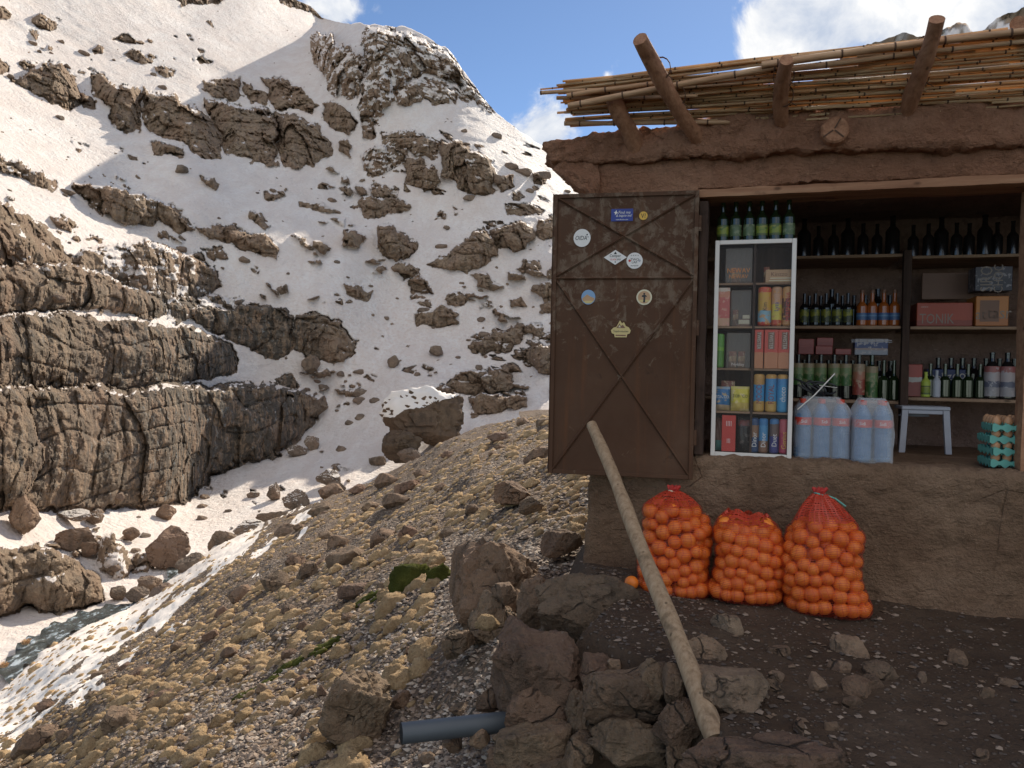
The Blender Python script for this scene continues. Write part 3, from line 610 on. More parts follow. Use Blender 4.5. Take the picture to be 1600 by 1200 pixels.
rel = (cid-.5)*2.1+off[:, 0]*1.0*(cid-.2)+off[:, 2]*.6+1.3*big-.6*np.exp(-(f2-f1)/.05)-.22*np.exp(-(g2-g1)/.05)+(gid-.5)*.75+(eid-.5)*.3-.75*np.exp(-np.minimum(st, 1-st)/.045)*(fbm(Q*.2, 2, 25) > -.15)+1.1*fbm(Q*.55, 5, 8, .55)+.55*fbm(Q*np.array([1.6, 1.6, 2.6]), 4, 18, .6)
pixm = YN.ravel()[rkm]/FPX
dY[rkm] = -rel*np.clip(ROCK.ravel()[rkm], 0, 1)*np.clip(pixm*9, .4, 1.)
# snow: soft drifts and fine grain
sm = ~rkm
drift = fbm(P3[sm]*np.array([.1, .1, .1]), 4, 31)*.9+fbm(P3[sm]*np.array([.7, .7, .7]), 4, 33, .6)*.14
dY[sm] = drift*np.clip(YN.ravel()[sm]/70., .35, 1.4)
P3 = at(PX.ravel(), PY.ravel(), YN.ravel()+dY)
G = P3.reshape(NYM, NXM, 3)
du = np.gradient(G, axis=1); dv = np.gradient(G, axis=0); nn = np.cross(dv, du); nn /= np.linalg.norm(nn, axis=2)[..., None]+1e-9
nn *= np.sign((nn*-G).sum(2))[..., None]
nzs = nn[..., 2]
for _ in range(1):
    nzs = (nzs+np.roll(nzs, 1, 0)+np.roll(nzs, -1, 0)+np.roll(nzs, 1, 1)+np.roll(nzs, -1, 1))/5
led = fbm(P3*.45, 4, 41).reshape(NYM, NXM); led2 = fbm(P3*np.array([.8, .8, 1.3]), 5, 42, .62).reshape(NYM, NXM)
snowcover = np.clip((nzs-.76-.10*((PX < 480) & (PY > 370))+.25*led)/.12, 0, 1)*.95
patch = np.clip((SNOWN*1.6-.62+led2*1.5+.35*(nzs-.3))/.12, 0, 1)*(SNOWN > .12)
rock_a = ROCK*(1-np.maximum(snowcover*.9, patch))
# tiny stones scattered in the snow
dens = fbm(P3*.06, 3, 51).reshape(NYM, NXM)
s1, s2, sid, _o = worley(P3*np.array([.9, .9, .9]), 61); s1 = s1.reshape(NYM, NXM); sid = sid.reshape(NYM, NXM)
zone = np.clip((PX-430)/150, 0, 1)*.25+np.where((PX > 30) & (PX < 250) & (PY > 170) & (PY < 300), .45, 0)+np.where((PX > 60) & (PX < 480) & (PY > 300) & (PY < 480), .2, 0)+np.where(PX > 770, .25, 0)
tiny = (s1 < .13+.2*sid) & (sid < .10+.55*np.clip(dens+zone-.1, 0, .8)*.6) & (PY < 660)
rock_a = np.maximum(rock_a, tiny*.95)
speck = np.clip(1-np.abs(PX-380)/330, 0, 1)*np.clip(1-(PY-20)/130, 0, 1)*.8+np.clip((PX-690)/120, 0, 1)*np.clip((PY-170)/60, 0, 1)*np.clip((400-PY)/80, 0, 1)*.55
ice = np.clip((PX+120)/150, 0, 1)*np.clip((520-PX)/60, 0, 1)*np.clip((PY-410)/60, 0, 1)*np.clip((840-PY)/60, 0, 1)*(.45+.3*np.clip((PX-150)/150, 0, 1))
dust = .35+.5*np.clip(1-np.hypot((PX-640)/260, (PY-500)/170), 0, 1)
# back of the ridge
back = []
dirh = G[0]*np.array([1, 1, 0]); dirh /= np.linalg.norm(dirh, axis=1)[:, None]
for k in range(6, 0, -1): back.append(G[0]+dirh*(k*5.)+np.array([0, 0, -1.])*(k*k*1.1+k*.9)+np.stack([0*px1, 0*px1, _s*k], 1))
allV = np.concatenate([np.array(back).reshape(-1, 3), P3]); nb = 6*NXM
pad = lambda a, v: np.r_[np.full(nb, v), a.ravel()]
FM = grid_faces(NYM+6, NXM)
rf = pad(rock_a, .3)[FM].mean(1) > .35
me = raw_mesh('mountain_slope', allV, FM[:, ::-1], MAT['terrain'], smooth=~rf)
attr(me, 'rock', pad(rock_a, .4)); attr(me, 'speck', pad(speck, 0)); attr(me, 'ice', pad(ice, 0)); attr(me, 'dust', pad(dust, .3))
link('mountain_slope', me, kind='structure')

def m_point(px, py, lift=0.):
    i = np.clip((np.asarray(px)-px1[0])/1.55, 0, NXM-1).astype(int)
    t = np.clip((np.asarray(py)-skl[i])/(BOT[i]-skl[i])*(NYM-1), 0, NYM-1).astype(int)
    return G[t, i], YN[t, i]

# far peaks behind the roof
fx = np.arange(930, 2100, 3.); sk2 = np.interp(fx, [930, 1060, 1180, 1330, 1380, 1410, 1440, 1480, 1500, 1512, 1525, 1540, 1560, 1575, 1600, 1700, 1800], [400, 320, 190, 80, 62, 53, 56, 46, 38, 40, 50, 46, 30, 18, 12, -10, 20])
sk2 = sk2+fbm(np.stack([fx/16., fx*0, fx*0], 1), 4, 77)*7
ty = np.linspace(0, 1, 90)[:, None]; fy = sk2+ty*(640-sk2); fX = np.broadcast_to(fx, fy.shape)
Yf = 760-600*ty+0*fX
n0 = at(fX.ravel(), fy.ravel(), Yf.ravel()); Yf = Yf.ravel()+60*np.abs(fbm(n0*.012, 5, 79, .55))*np.r_[np.zeros(len(fx)), np.ones(len(n0)-len(fx))]
pk = at(fX.ravel(), fy.ravel(), Yf)
bk = pk[:len(fx)]+np.array([0, 260, -240.])
me = raw_mesh('far_mountains', np.r_[bk, pk], grid_faces(91, len(fx))[:, ::-1], MAT['terrain'])
attr(me, 'rock', np.r_[np.full(len(fx), .6), np.clip(.62+1.3*fbm(pk*np.array([.02, .02, .03]), 5, 80, .6), 0, 1)])
link('far_mountains', me, kind='structure')

# ---------------------------------------------------------------- near hillside
F_EDGE = [(-260, 1205), (0, 1078), (60, 1022), (120, 985), (190, 955), (240, 925), (330, 860), (400, 825), (470, 790), (540, 768), (600, 745), (650, 715), (700, 690), (750, 668), (800, 655), (860, 645), (950, 640), (1060, 640)]
F_PTS = [(-200, 1175, 19), (0, 1078, 23.), (120, 985, 28), (240, 925, 33), (330, 860, 38.5), (470, 790, 42), (540, 768, 38), (600, 745, 33), (700, 690, 29), (860, 645, 26), (1050, 640, 24),
         (400, 1100, 5.9), (200, 1100, 9), (0, 1190, 10.2), (400, 950, 11.5), (600, 900, 8.6), (700, 800, 11.6), (860, 750, 9.8), (640, 1150, 3.75), (300, 1000, 12), (200, 1000, 18), (500, 800, 26), (550, 850, 14.2), (800, 1200, 3.05),
         (600, 1300, 2.9), (200, 1300, 4.3), (-200, 1300, 9.5), (950, 750, 7.8), (1000, 900, 4.8), (1000, 1080, 3.9), (850, 880, 5.2), (1000, 1200, 3.3), (800, 1000, 3.9), (100, 1250, 6.4)]
ftps = TPS(F_PTS)
fpx = np.arange(-240, 1050, 2.4); NXF = len(fpx); NYF = 400
fed = np.interp(fpx, *zip(*F_EDGE)); fed = fed+fbm(np.stack([fpx/22., fpx*0, fpx*0], 1), 4, 90)*4
tf = np.linspace(0, 1, NYF)[:, None]**1.15
FPY = fed+tf*(1330-fed); FPX_ = np.broadcast_to(fpx, FPY.shape)
FY = ftps(FPX_, FPY).reshape(FPY.shape)
FG = at(FPX_.ravel(), FPY.ravel(), FY.ravel())
nzv = fbm(FG*np.array([.9, .9, .9]), 4, 91)*.16+fbm(FG*4.5, 4, 92, .6)*.035*np.where((FPX_ < 480) & (FPY < np.interp(FPX_, [-260, 0, 200, 480], [1330, 1170, 1000, 790])), .35, 1.).ravel()
FG[:, 2] += nzv*np.clip(FY.ravel()/6, .5, 1.3)
FGr = FG.reshape(NYF, NXF, 3)
SB = [(-260, 1330), (0, 1178), (60, 1120), (140, 1055), (200, 1010), (260, 962), (330, 898), (400, 850), (450, 818), (480, 798), (520, 770), (1100, 300)]
sbl = np.interp(fpx, *zip(*SB))
along = np.stack([(FPX_.ravel()-FPY.ravel()*1.25)/120., (FPX_.ravel()*.75+FPY.ravel())/11., 0*FG[:, 0]], 1)
sn = np.clip(.5+(sbl-FPY)/46.+2.1*fbm(along, 5, 95, .6).reshape(NYF, NXF), 0, 1)*(FPX_ < 500)
drop = FGr[0]*np.array([1, 1, 0]); drop /= np.linalg.norm(drop, axis=1)[:, None]
bk = [FGr[0]+drop*k*1.4+np.array([0, 0, -1.])*(k*.8+k*k*.35) for k in (5, 4, 3, 2, 1)]
me = raw_mesh('hillside', np.r_[np.array(bk).reshape(-1, 3), FG], grid_faces(NYF+5, NXF)[:, ::-1], MAT['hill'], smooth=True)
attr(me, 'snow', np.r_[np.tile(sn[0], 5), sn.ravel()])
link('hillside', me, kind='structure')
def f_point(px, py):
    i = np.clip((np.asarray(px)-fpx[0])/2.4, 0, NXF-1).astype(int)
    t = np.clip((np.asarray(py)-fed[i])/(1330-fed[i]), 0, 1)**(1/1.15)
    j = np.clip(t*(NYF-1), 0, NYF-1).astype(int); return FGr[j, i], FY[j, i], sn[j, i]

# ground carrying on behind the hut
gx, gy = np.meshgrid(np.linspace(.6, 34, 120), np.linspace(7.4, 62, 120)); gp = np.stack([gx.ravel(), gy.ravel(), 0*gx.ravel()], 1)
gz_ = -1.75+.10*(gx-1)-.03*(gy-7.4)+.25*fbm(gp*.5, 4, 96).reshape(gx.shape)
me = raw_mesh('hillside', np.stack([gx, gy, gz_], 2).reshape(-1, 3), grid_faces(120, 120), MAT['hill'], smooth=True); attr(me, 'snow', np.zeros(14400)); link('hillside', me, kind='structure')

# ---------------------------------------------------------------- hut frame of reference
TH = R(16.894); WALL = 4.139
HT = np.array([math.cos(TH), -math.sin(TH), 0]); HN = np.array([math.sin(TH), math.cos(TH), 0])
HM = Matrix(((HT[0], HN[0], 0, WALL*HN[0]), (HT[1], HN[1], 0, WALL*HN[1]), (0, 0, 1, 0), (0, 0, 0, 1)))
def loc(px, py, d=0.):
    """hut coordinates (along the wall, into the hut, up) of a pixel at depth d behind the wall face"""
    r = ray(px, py); p = r*((WALL+d)/(r@HN)); return np.array([p@HT, d, p[2]])
def hw(s, d, z): return np.array([*((HT*s+HN*(WALL+d))[:2]), z])
GZ = -1.075     # terrace level by the wall

# ---------------------------------------------------------------- terrace
def t_edge(Y): return np.interp(Y, [0, 1.5, 2.0, 2.3, 2.58, 2.8, 2.95, 3.2, 3.6, 4.1, 4.4, 5], [1.6, 1.0, .74, .66, .68, .62, .47, .33, .50, .40, .44, .5])
tx = np.linspace(-.6, 4.2, 330); ty_ = np.linspace(.4, 4.6, 290); TX, TY = np.meshgrid(tx, ty_)
tv = np.stack([TX.ravel(), TY.ravel(), 0*TX.ravel()], 1)
TZ = GZ-.035*(4.0-TY)-.02*(TX-1)+.05*fbm(tv*1.3, 4, 101).reshape(TX.shape)+.012*fbm(tv*9, 4, 102).reshape(TX.shape)
TZ = TZ-.95*sstep((t_edge(TY)-TX+.03)/np.interp(TY, [2.9, 3.2], [.26, .42]))
me = raw_mesh('terrace_ground', np.stack([TX, TY, TZ], 2).reshape(-1, 3), grid_faces(290, 330), MAT['dirt'], smooth=True)
link('terrace_ground', me, kind='structure')
def t_z(X, Y):
    i = int(np.clip((X-tx[0])/(tx[1]-tx[0]), 0, 329)); j = int(np.clip((Y-ty_[0])/(ty_[1]-ty_[0]), 0, 289)); return TZ[j, i]
def t_pix(px, py):
    """where the line of sight of a pixel meets the terrace"""
    r = ray(px, py)
    for Y in np.arange(1.2, 4.8, .01):
        p = r*Y
        if p[2] < t_z(p[0], p[1]): return p
    return r*4.2

# ---------------------------------------------------------------- the hut
MAT['label_dim'] = flat('label_dim', (.26, .2, .16), .5)
hut = empty('mud_hut', HM, 'small brown mud walled hut with an open shop front and flat earth roof', 'hut')
def mud_block(name, s0, s1, d0, d1, z0, z1, mat, res=.03, amp=.012, rnd=.03, shape=None, parent=hut, seed=0):
    """a rounded, uneven earth block: box surface grid pushed about by noise"""
    V = []; Fs = []; lo = np.array([s0, d0, z0]); hi = np.array([s1, d1, z1])
    for ax in range(3):
        a, b = [k for k in range(3) if k != ax]
        na = max(2, int((hi[a]-lo[a])/res)); nb_ = max(2, int((hi[b]-lo[b])/res))
        A, B = np.meshgrid(np.linspace(lo[a], hi[a], na+1), np.linspace(lo[b], hi[b], nb_+1))
        for side in (0, 1):
            P = np.zeros((A.size, 3)); P[:, a] = A.ravel(); P[:, b] = B.ravel(); P[:, ax] = (lo, hi)[side][ax]
            f = grid_faces(nb_+1, na+1)
            if (side == 1) == (ax == 1): f = f[:, ::-1]
            Fs.append(f+sum(len(v) for v in V)); V.append(P)
    V = np.concatenate(V); Fs = np.concatenate(Fs)
    c = np.clip(V, lo+rnd, hi-rnd); dd = V-c; L = np.linalg.norm(dd, axis=1)[:, None]; n = dd/np.maximum(L, 1e-6); V = c+n*np.minimum(L, rnd)
    nz = fbm(V*3.1+seed, 4, 201)*amp*1.5+fbm(V*15+seed, 4, 202, .62)*amp*.9
    if amp > .012: nz += amp*.55*fbm(V*42+seed, 3, 204, .65); nz -= amp*1.6*np.clip(fbm(V*7+seed, 4, 203, .6)-.12, 0, .5)
    V = V+n*nz[:, None]
    if shape: V = shape(V)
    me = raw_mesh(name, V, Fs, mat, smooth=True); return link(name, me, parent)
S0 = -.826; OPL = loc(1104, 500)[0]; ZLIN = .95; ZLED = -.43; SR = 2.7
def base_shape(V):     # the sill rounds off; the earth bulges a little at the foot
    V[:, 1] -= .05*np.clip((-.75-V[:, 2])/.4, 0, 1)**2*(V[:, 1] < .1)
    V[:, 2] += -.02*sstep((V[:, 0]-.2)/2)*(V[:, 2] > -.6)
    return V
mud_block('base_wall', S0+.002, SR, 0, .32, GZ-.35, ZLED, MAT['mud_grey'], .018, .016, .035, base_shape, seed=1)
mud_block('counter', OPL-.02, SR, .29, 1.6, ZLED-.12, ZLED-.006, MAT['mud_grey'], .05, .006, .01, seed=2)
mud_block('corner_pier', S0, OPL-.05, .004, .3, ZLED+.01, ZLIN+.2, MAT['mud_red'], .028, .014, .03, seed=3)
mud_block('side_wall', S0+.003, S0+.28, .31, 2.6, GZ-.5, ZLIN+.2, MAT['mud_grey'], .06, .014, .03, seed=4)
mud_block('head_wall', OPL-.1, SR, .006, .3, ZLIN+.017, 1.2, MAT['mud_red'], .018, .018, .02, seed=5)
def roof_shape(V):
    n = fbm(np.c_[V[:, 0]*2.6, V[:, 1]*0+2, V[:, 2]*5], 4, 211)
    V[:, 1] += np.where(V[:, 1] < .2, -.04*np.clip(n, -.8, 1), 0)
    L = np.clip((-.62-V[:, 0])/.55, 0, 1)       # ragged left overhang, thinner towards its end
    zm = 1.20; V[:, 2] = zm+(V[:, 2]-zm)*(1-.62*L)+.0*L
    V[:, 2] += .03*fbm(V*np.array([5, 5, 2]), 4, 212)*(V[:, 2] > 1.2)+.05*fbm(V*6., 4, 213)*L+.022*np.clip(V[:, 0], 0, 3)*(V[:, 2] > 1.2)-.028*np.clip(V[:, 0]-.2, 0, 3)*(V[:, 2] < 1.2)
    V[:, 0] += .05*fbm(V*8., 4, 214)*L; return V
sl_ = loc(852, 240, -.05)[0]
mud_block('earth_roof', sl_, SR, -.06, 2.8, 1.115, 1.315, MAT['mud_red'], .015, .03, .03, roof_shape, seed=6)
def under_shape(V):
    e = loc(866, 252)[0]; f = loc(921, 297)[0]; t = np.clip((V[:, 0]-e)/(S0+.05-e), 0, 1); sl = e+(f-e)*np.clip((1.10-V[:, 2])/.145, 0, 1)+.03*fbm(np.c_[V[:, 2]*9, V[:, 2]*0, V[:, 2]*0+3], 3, 216); V[:, 0] = sl+(S0+.05-sl)*t; V[:, 2] += .02*fbm(V*9., 4, 215); return V
mud_block('eaves_corner', loc(868, 260)[0], S0+.05, -.02, 2.6, .955, 1.17, MAT['mud_red'], .016, .03, .012, under_shape, seed=7)
mud_block('back_wall', S0+.02, SR, 1.42, 1.6, ZLED-.2, 1.14, MAT['mud_in'], .05, .008, .01, seed=8)
mud_block('inner_side_wall', OPL-.26, OPL-.22, .31, 1.41, ZLED-.02, 1.1, MAT['mud_in'], .05, .006, .006, seed=9)
mud_block('far_side_wall', SR-.2, SR-.02, .31, 1.41, ZLED-.02, 1.1, MAT['mud_in'], .06, .006, .006, seed=10)
mud_block('ceiling', OPL-.2, SR-.21, .31, 1.41, 1.03, 1.1, MAT['mud_in'], .06, .006, .006, seed=11)
# timber lintel, jamb, right-hand post
def beam_mesh(name, s0, s1, d0, d1, z0, z1, mat, par=hut, amp=.006, seed=0, res=.03, sag=0.):
    def sh(V): V[:, 2] += sag*np.clip(V[:, 0]-.2, 0, 3); return V
    return mud_block(name, s0, s1, d0, d1, z0, z1, mat, res, amp, .008, sh if sag else None, par, seed)
beam_mesh('lintel', OPL-.06, SR, -.012, .22, ZLIN-.03, ZLIN+.014, MAT['lintel'], amp=.006, seed=20)
beam_mesh('jamb', OPL-.052, OPL+.0, .0, .14, ZLED+.004, ZLIN-.04, MAT['darkwood'], seed=21)
sp_ = loc(1592, 690, .06)[0]
beam_mesh('jamb', sp_, sp_+.09, .03, .15, ZLED-.0, ZLIN-.04, MAT['lintel'], seed=22)
# sawn main beam end in the eaves
bc = loc(1304, 205, -.1)
m_ = MB(); nn_ = 20
prof = [(.0, -.004), (.055, -.006), (.064, .004), (.066, .05), (.066, .25)]
Vb = [(bc[0]+r*math.cos(2*math.pi*j/nn_)*(1+.05*math.sin(3*j)), -.125+z, bc[2]+r*math.sin(2*math.pi*j/nn_)) for r, z in prof for j in range(nn_)]
m_.add(Vb, [(i*nn_+j, i*nn_+(j+1) % nn_, (i+1)*nn_+(j+1) % nn_, (i+1)*nn_+j) for i in range(4) for j in range(nn_)], 0)
for a in (.5, 2.3, 4.1):      # drying cracks
    m_.box(-.003, .003, -.004, .004, .006, .058, 1, M=Matrix.Translation((bc[0]-.005, -.131, bc[2]))@Matrix.Rotation(a, 4, 'Y'))
m_.build('beam_end', [MAT['pole'], MAT['node']], hut)
# peeled roof poles that carry the reed mat
def tolocal(p): return np.array([p@HT, p@HN-WALL, p[2]])
POLES = [((988, 226), -.03, (962, 152), -.22, .045), ((1088, 218), -.03, (1001, 62), -.60, .038), ((1222, 200), -.02, (1226, 90), -.47, .033), ((1420, 186), -.03, (1459, 32), -.50, .034)]
pole_l = []
for k, (a, da, b, db, r) in enumerate(POLES):
    A = loc(*a, da); B = loc(*b, db); D = B-A; A = A-D*.25
    n = 12; pts = [A+(B-A)*t+np.array([.012*math.sin(5*t+k), 0, .010*math.sin(7*t+2*k)]) for t in np.linspace(0, 1, n)]
    m_ = MB().tube(pts, [r*(1.08-.12*t+.06*math.sin(9*t+k)+(.12 if k >= 2 and i in (4, 5, 8) else 0)) for i, t in enumerate(np.linspace(0, 1, n))], 14, jit=.09)
    m_.build('roof_pole', MAT['pole'], hut); pole_l.append((A, B))
lg = loc(1590, 36, -.35)
MB().tube([lg+np.array([-.0, 0, 0]), lg+np.array([.1, .3, .02])], [.03, .034], 12, jit=.06).build('roof_pole', MAT['pole'], hut)

# reed mat on the poles
mat_ = empty('reed_mat', HM, 'sloping awning mat of tan reed canes lashed over the roof poles', 'reed awning')
cn = MB(); r2 = random.Random(5)
def cane(mb, p0, p1, r, n=9, mi=0, nodes=True, wob_=.006):
    p0 = np.array(p0); p1 = np.array(p1); k = max(4, int(np.linalg.norm(p1-p0)/.18)); ph = r2.random()*6
    ts = np.linspace(0, 1, k); pts = [p0+(p1-p0)*t+np.array([0, wob_*.6*math.sin(4*t+ph), wob_*math.sin(5*t+ph*2)]) for t in ts]
    mb.tube(pts, [r*(1-.15*t) for t in ts], n, mi)
    if nodes:
        L = np.linalg.norm(p1-p0); t = r2.random()*.2
        while t*L < L-.05:
            c = p0+(p1-p0)*t+np.array([0, wob_*.6*math.sin(4*t+ph), wob_*math.sin(5*t+ph*2)]); d = (p1-p0)/L
            mb.tube([c-d*.004, c, c+d*.004], [r*1.02, r*1.18, r*1.02], n, mi+1, cap=False); t += (.16+.12*r2.random())/L
sLm = loc(884, 160, -.2)[0]; sRm = 2.6
_top = [loc(x, y, d) for x, y, d in ((886, 131, -.27), (1020, 121, -.29), (1115, 108, -.32), (1190, 101, -.35), (1300, 86, -.36), (1440, 68, -.36), (1600, 46, -.36))]
_bot = [loc(x, y, -.07) for x, y in ((881, 193), (1065, 198), (1215, 186), (1400, 176), (1600, 168))]
def rail(s):      # outer (front) and inner edge of the mat at position s
    zi = np.interp(s, [sLm, -.45, .5, 1.4, 2.6], [1.235, 1.235, 1.235, 1.225, 1.215]); zo = np.interp(s, [sLm, -.45, .5, 1.4, 2.6], [1.395, 1.41, 1.425, 1.43, 1.42]); 
    return (-.07, float(np.interp(s, [q[0] for q in _bot], [q[2] for q in _bot]))), (float(np.interp(s, [q[0] for q in _top], [q[1] for q in _top])), float(np.interp(s, [q[0] for q in _top], [q[2] for q in _top])))
NC = 42
for i in range(NC):
    f = (i+.5)/NC+.008*(r2.random()-.5); lo_, hi_ = rail(sLm), rail(sRm)
    e0 = r2.gauss(0, .025)-(.12 if i == 36 else 0); e0 = max(e0, -.14); sp0 = sLm+e0; j0 = r2.gauss(0, .006)+(f-.5)*.02; j1 = r2.gauss(0, .006)
    if i in (14, 24, 33): j0 += .012
    segs = [(sp0, sRm)] if r2.random() < .35 else ([(sp0, .4+r2.random()*1.2), None])
    if segs[-1] is None: e = segs[0][1]; segs = [(sp0, e), (e-.25*r2.random()-.1, sRm)]
    for k, (a, b) in enumerate(segs):
        (d0, z0), (d1, z1) = rail(a); (d2, z2), (d3, z3) = rail(b); r = r2.uniform(.0045, .0085)
        cane(cn, (a, d0+(d1-d0)*f, z0+(z1-z0)*f+j0+k*.008), (b, d2+(d3-d2)*f, z2+(z3-z2)*f+j1), r, 8)
    if True:      # a second thin cane lying on the first layer
        a = sLm+.3*r2.random(); b = a+1.2+1.6*r2.random(); (d0, z0), (d1, z1) = rail(a); (d2, z2), (d3, z3) = rail(b); g = f+.02
        cane(cn, (a, d0+(d1-d0)*g, z0+(z1-z0)*g+.014), (b, d2+(d3-d2)*(g+.02*r2.gauss(0, 1)), z2+(z3-z2)*g+.014), r2.uniform(.0045, .007), 7)
cn.build('canes', [MAT['reed'], MAT['node']], mat_)
for (a, da, b, db, r) in [((888, 166), -.29, (1240, 98), -.36, .016), ((886, 150), -.28, (1030, 128), -.28, .013), ((1190, 101), -.37, (1640, 43), -.37, .017), ((1215, 110), -.33, (1640, 60), -.33, .012), ((870, 154), -.22, (1090, 150), -.22, .010), ((845, 144), -.26, (1010, 138), -.26, .010), ((882, 192), -.09, (1140, 192), -.08, .013)]:
    m_ = MB(); cane(m_, loc(*a, da), loc(*b, db), r, 12, wob_=.003); m_.build('edge_cane', [MAT['reed2'], MAT['node']], mat_)
for (A, B) in pole_l[1:]:      # lashings round mat and pole
    for t in (.52, .74):
        c = A+(B-A)*t; m_ = MB()
        for k in range(3):
            w = np.linspace(0, 2*math.pi, 15); m_.tube([c+np.array([.047*math.cos(q), .004*k-.004, .03+.055*math.sin(q)]) for q in w], .0022, 5)
        m_.tube([c+np.array([.03, 0, .0]), c+np.array([.06, -.02, -.03])], .002, 5)
        m_.build('lashing', MAT['node'], mat_)

# ---------------------------------------------------------------- metal shutter door with stickers
def door_frame():
    a, b = loc(866, 305, -.10), loc(1093, 297, -.035); c, d = loc(858, 738, -.10), loc(1080, 750, -.035)
    return a, b, c, d
dA, dB, dC, dD = door_frame()
ex = (dB-dA); W = np.linalg.norm(ex[:2]); ex3 = np.array([ex[0], ex[1], 0])/W; nrm = np.array([ex3[1], -ex3[0], 0])   # nrm points to the viewer
if nrm[1] > 0: nrm = -nrm
zt, zb = (dA[2]+dB[2])/2, (dC[2]+dD[2])/2; H = zt-zb
Dm = Matrix(((ex3[0], -nrm[0], 0, dA[0]), (ex3[1], -nrm[1], 0, dA[1]), (0, 0, 1, zb), (0, 0, 0, 1)))
door = link('shutter_door', MB().box(0, W, 0, .004, 0, H, 0).mesh('shutter_door', MAT['door']), hut); door.matrix_local = Dm
door['label'] = 'brown metal shutter door swung open, crossed by welded diagonal ribs'
fr = MB(); t = .022
fr.box(0, t, -.012, -.001, 0, H, 0, .002).box(W-t, W, -.012, -.001, 0, H, 0, .002).box(t+.001, W-t-.001, -.011, -.001, H-t, H, 0, .002).box(t+.001, W-t-.001, -.011, -.001, 0, t, 0, .002)
fr.box(-.004, -.001, -.014, .03, -.002, H+.002, 0)
zm_ = H*(1-(434-301)/(744-301))
fr.build('frame', MAT['door'], door)
rb = MB()
def rib(x0, z0, x1, z1, dy=0.):
    L = math.hypot(x1-x0, z1-z0); an = math.atan2(z1-z0, x1-x0)
    M = Matrix.Translation((x0, -.001-dy, z0)) @ Matrix.Rotation(-an, 4, 'Y')
    w = .009
    rb.add([M @ Vector(p) for p in ((0, 0, -w), (L, 0, -w), (L, -.011, 0), (0, -.011, 0), (0, 0, w), (L, 0, w))], [(0, 1, 2, 3), (3, 2, 5, 4), (0, 3, 4), (1, 5, 2)], 0)
rib(t, zm_+.012, W-t, H-t); rib(t, H-t, W-t, zm_+.012, .0012); rib(t, zm_, W-t, zm_, .0006)
rib(t, zm_-.012, W-t, t, .0004); rib(t, t, W-t, zm_-.012, .0016)
rb.build('rib', MAT['door'], door)
def dpx(px, py):     # pixel -> door plane coordinates
    x = (px-862)/(1087-862)*W; top = 305+(297-305)*(px-866)/227; bot = 738+12*(px-858)/222
    return x, H*(1-(py-top)/(bot-top))
def sticker(label, px, py, w, h, shape, base, texts, extra=None):
    x, z = dpx(px, py); m_ = MB(); w *= W/225; h *= H/440; yy = -.0035
    if shape == 'rect': V = [(-w/2, -h/2), (w/2, -h/2), (w/2, h/2), (-w/2, h/2)]
    elif shape == 'dia': V = [(-w/2, 0), (0, -h/2), (w/2, 0), (0, h/2)]
    elif shape == 'circ': V = [(w/2*math.cos(k*math.pi/16), h/2*math.sin(k*math.pi/16)) for k in range(32)]
    else: V = [(a*w/2, b*h/2) for a, b in shape]
    n = len(V); P = [(a, 0, b) for a, b in V]; Q2 = [(a, .0015, b) for a, b in V]
    m_.add(P+Q2, [list(range(n)), list(range(2*n-1, n-1, -1))]+[(i, i+n, (i+1) % n+n, (i+1) % n) for i in range(n)], 0)
    mats = [MAT[base]]
    for body, mt, tx_, tz_, size, it, sx in texts:
        if MAT[mt] not in mats: mats.append(MAT[mt])
        m_.text(body, size*H/440, Matrix.Translation((tx_*W/225, -.0006, tz_*H/440)) @ Matrix.Rotation(R(90), 4, 'X'), mats.index(MAT[mt]), it, .0004, sx)
    for fn in (extra or []):
        poly, mt, lift = fn
        if MAT[mt] not in mats: mats.append(MAT[mt])
        V = [(a*W/225, -.0004-lift, b*H/440) for a, b in poly]; m_.add(V, [list(range(len(V)))], mats.index(MAT[mt]))
    o = m_.build('sticker', mats, door); o.location = (x, yy, z); o['label'] = label
def disc(cx, cy, r, n=14): return [(cx+r*math.cos(2*math.pi*k/n), cy+r*math.sin(2*math.pi*k/n)) for k in range(n)]
sticker('blue rectangular sticker with white writing', 970, 336, 34, 19, 'rect', 'blue', [('Find me', 'white', 4, 4, 6.5, .2, .9), ('& inspire me!', 'white', 3, -1.5, 6, .2, .75), ('www.findme.com', 'white', 0, -7, 3, 0, .9)], [([(-13, 4), (-10, 5.5), (-9, 8), (-8, 4.5), (-6, 3), (-9, 2), (-11, 0), (-11, 3)], 'white', 0)])
sticker('small round yellow sticker marked V?', 1003, 337, 13, 13, 'circ', 'yellow', [('V?', 'black', 0, 0, 10, 0, .8)])
sticker('large round white sticker with black lettering', 908, 372, 27, 28, 'circ', 'white', [('OIDA', 'black', -1, 0, 9.5, .15, .8)], [(disc(8, 5, 1.3, 6), 'black', 0), (disc(9.5, 1.5, .9, 6), 'black', 0)])
sticker('white diamond sticker with two lines of print', 961, 402, 36, 23, 'dia', 'white', [('Camper', 'black', 0, 2, 6, .1, .9), ('GUIDE', 'red', -3, -3.2, 3.6, 0, .9), ('2020', 'black', 5.5, -3.2, 3.6, 0, .9)], [([(-2.5, 5), (0, 9), (2.5, 5)], 'black', 0), (disc(0, -7.2, 1, 6), 'black', 0)])
sticker('round white sticker with small emblems', 991, 407, 25, 25, 'circ', 'white', [('TWO', 'black', 0, 1.8, 5.2, 0, 1.), ('LAP', 'black', 0, -2.4, 5.2, 0, 1.), ('worldwide', 'black', 0, -7.6, 2.8, 0, 1.), ('* * * *', 'black', 0, 8.2, 5, 0, 1.)], [(disc(-7.6, 0, 2, 10), 'red', 0), (disc(7.6, 0, 2, 10), 'greypl', 0)])
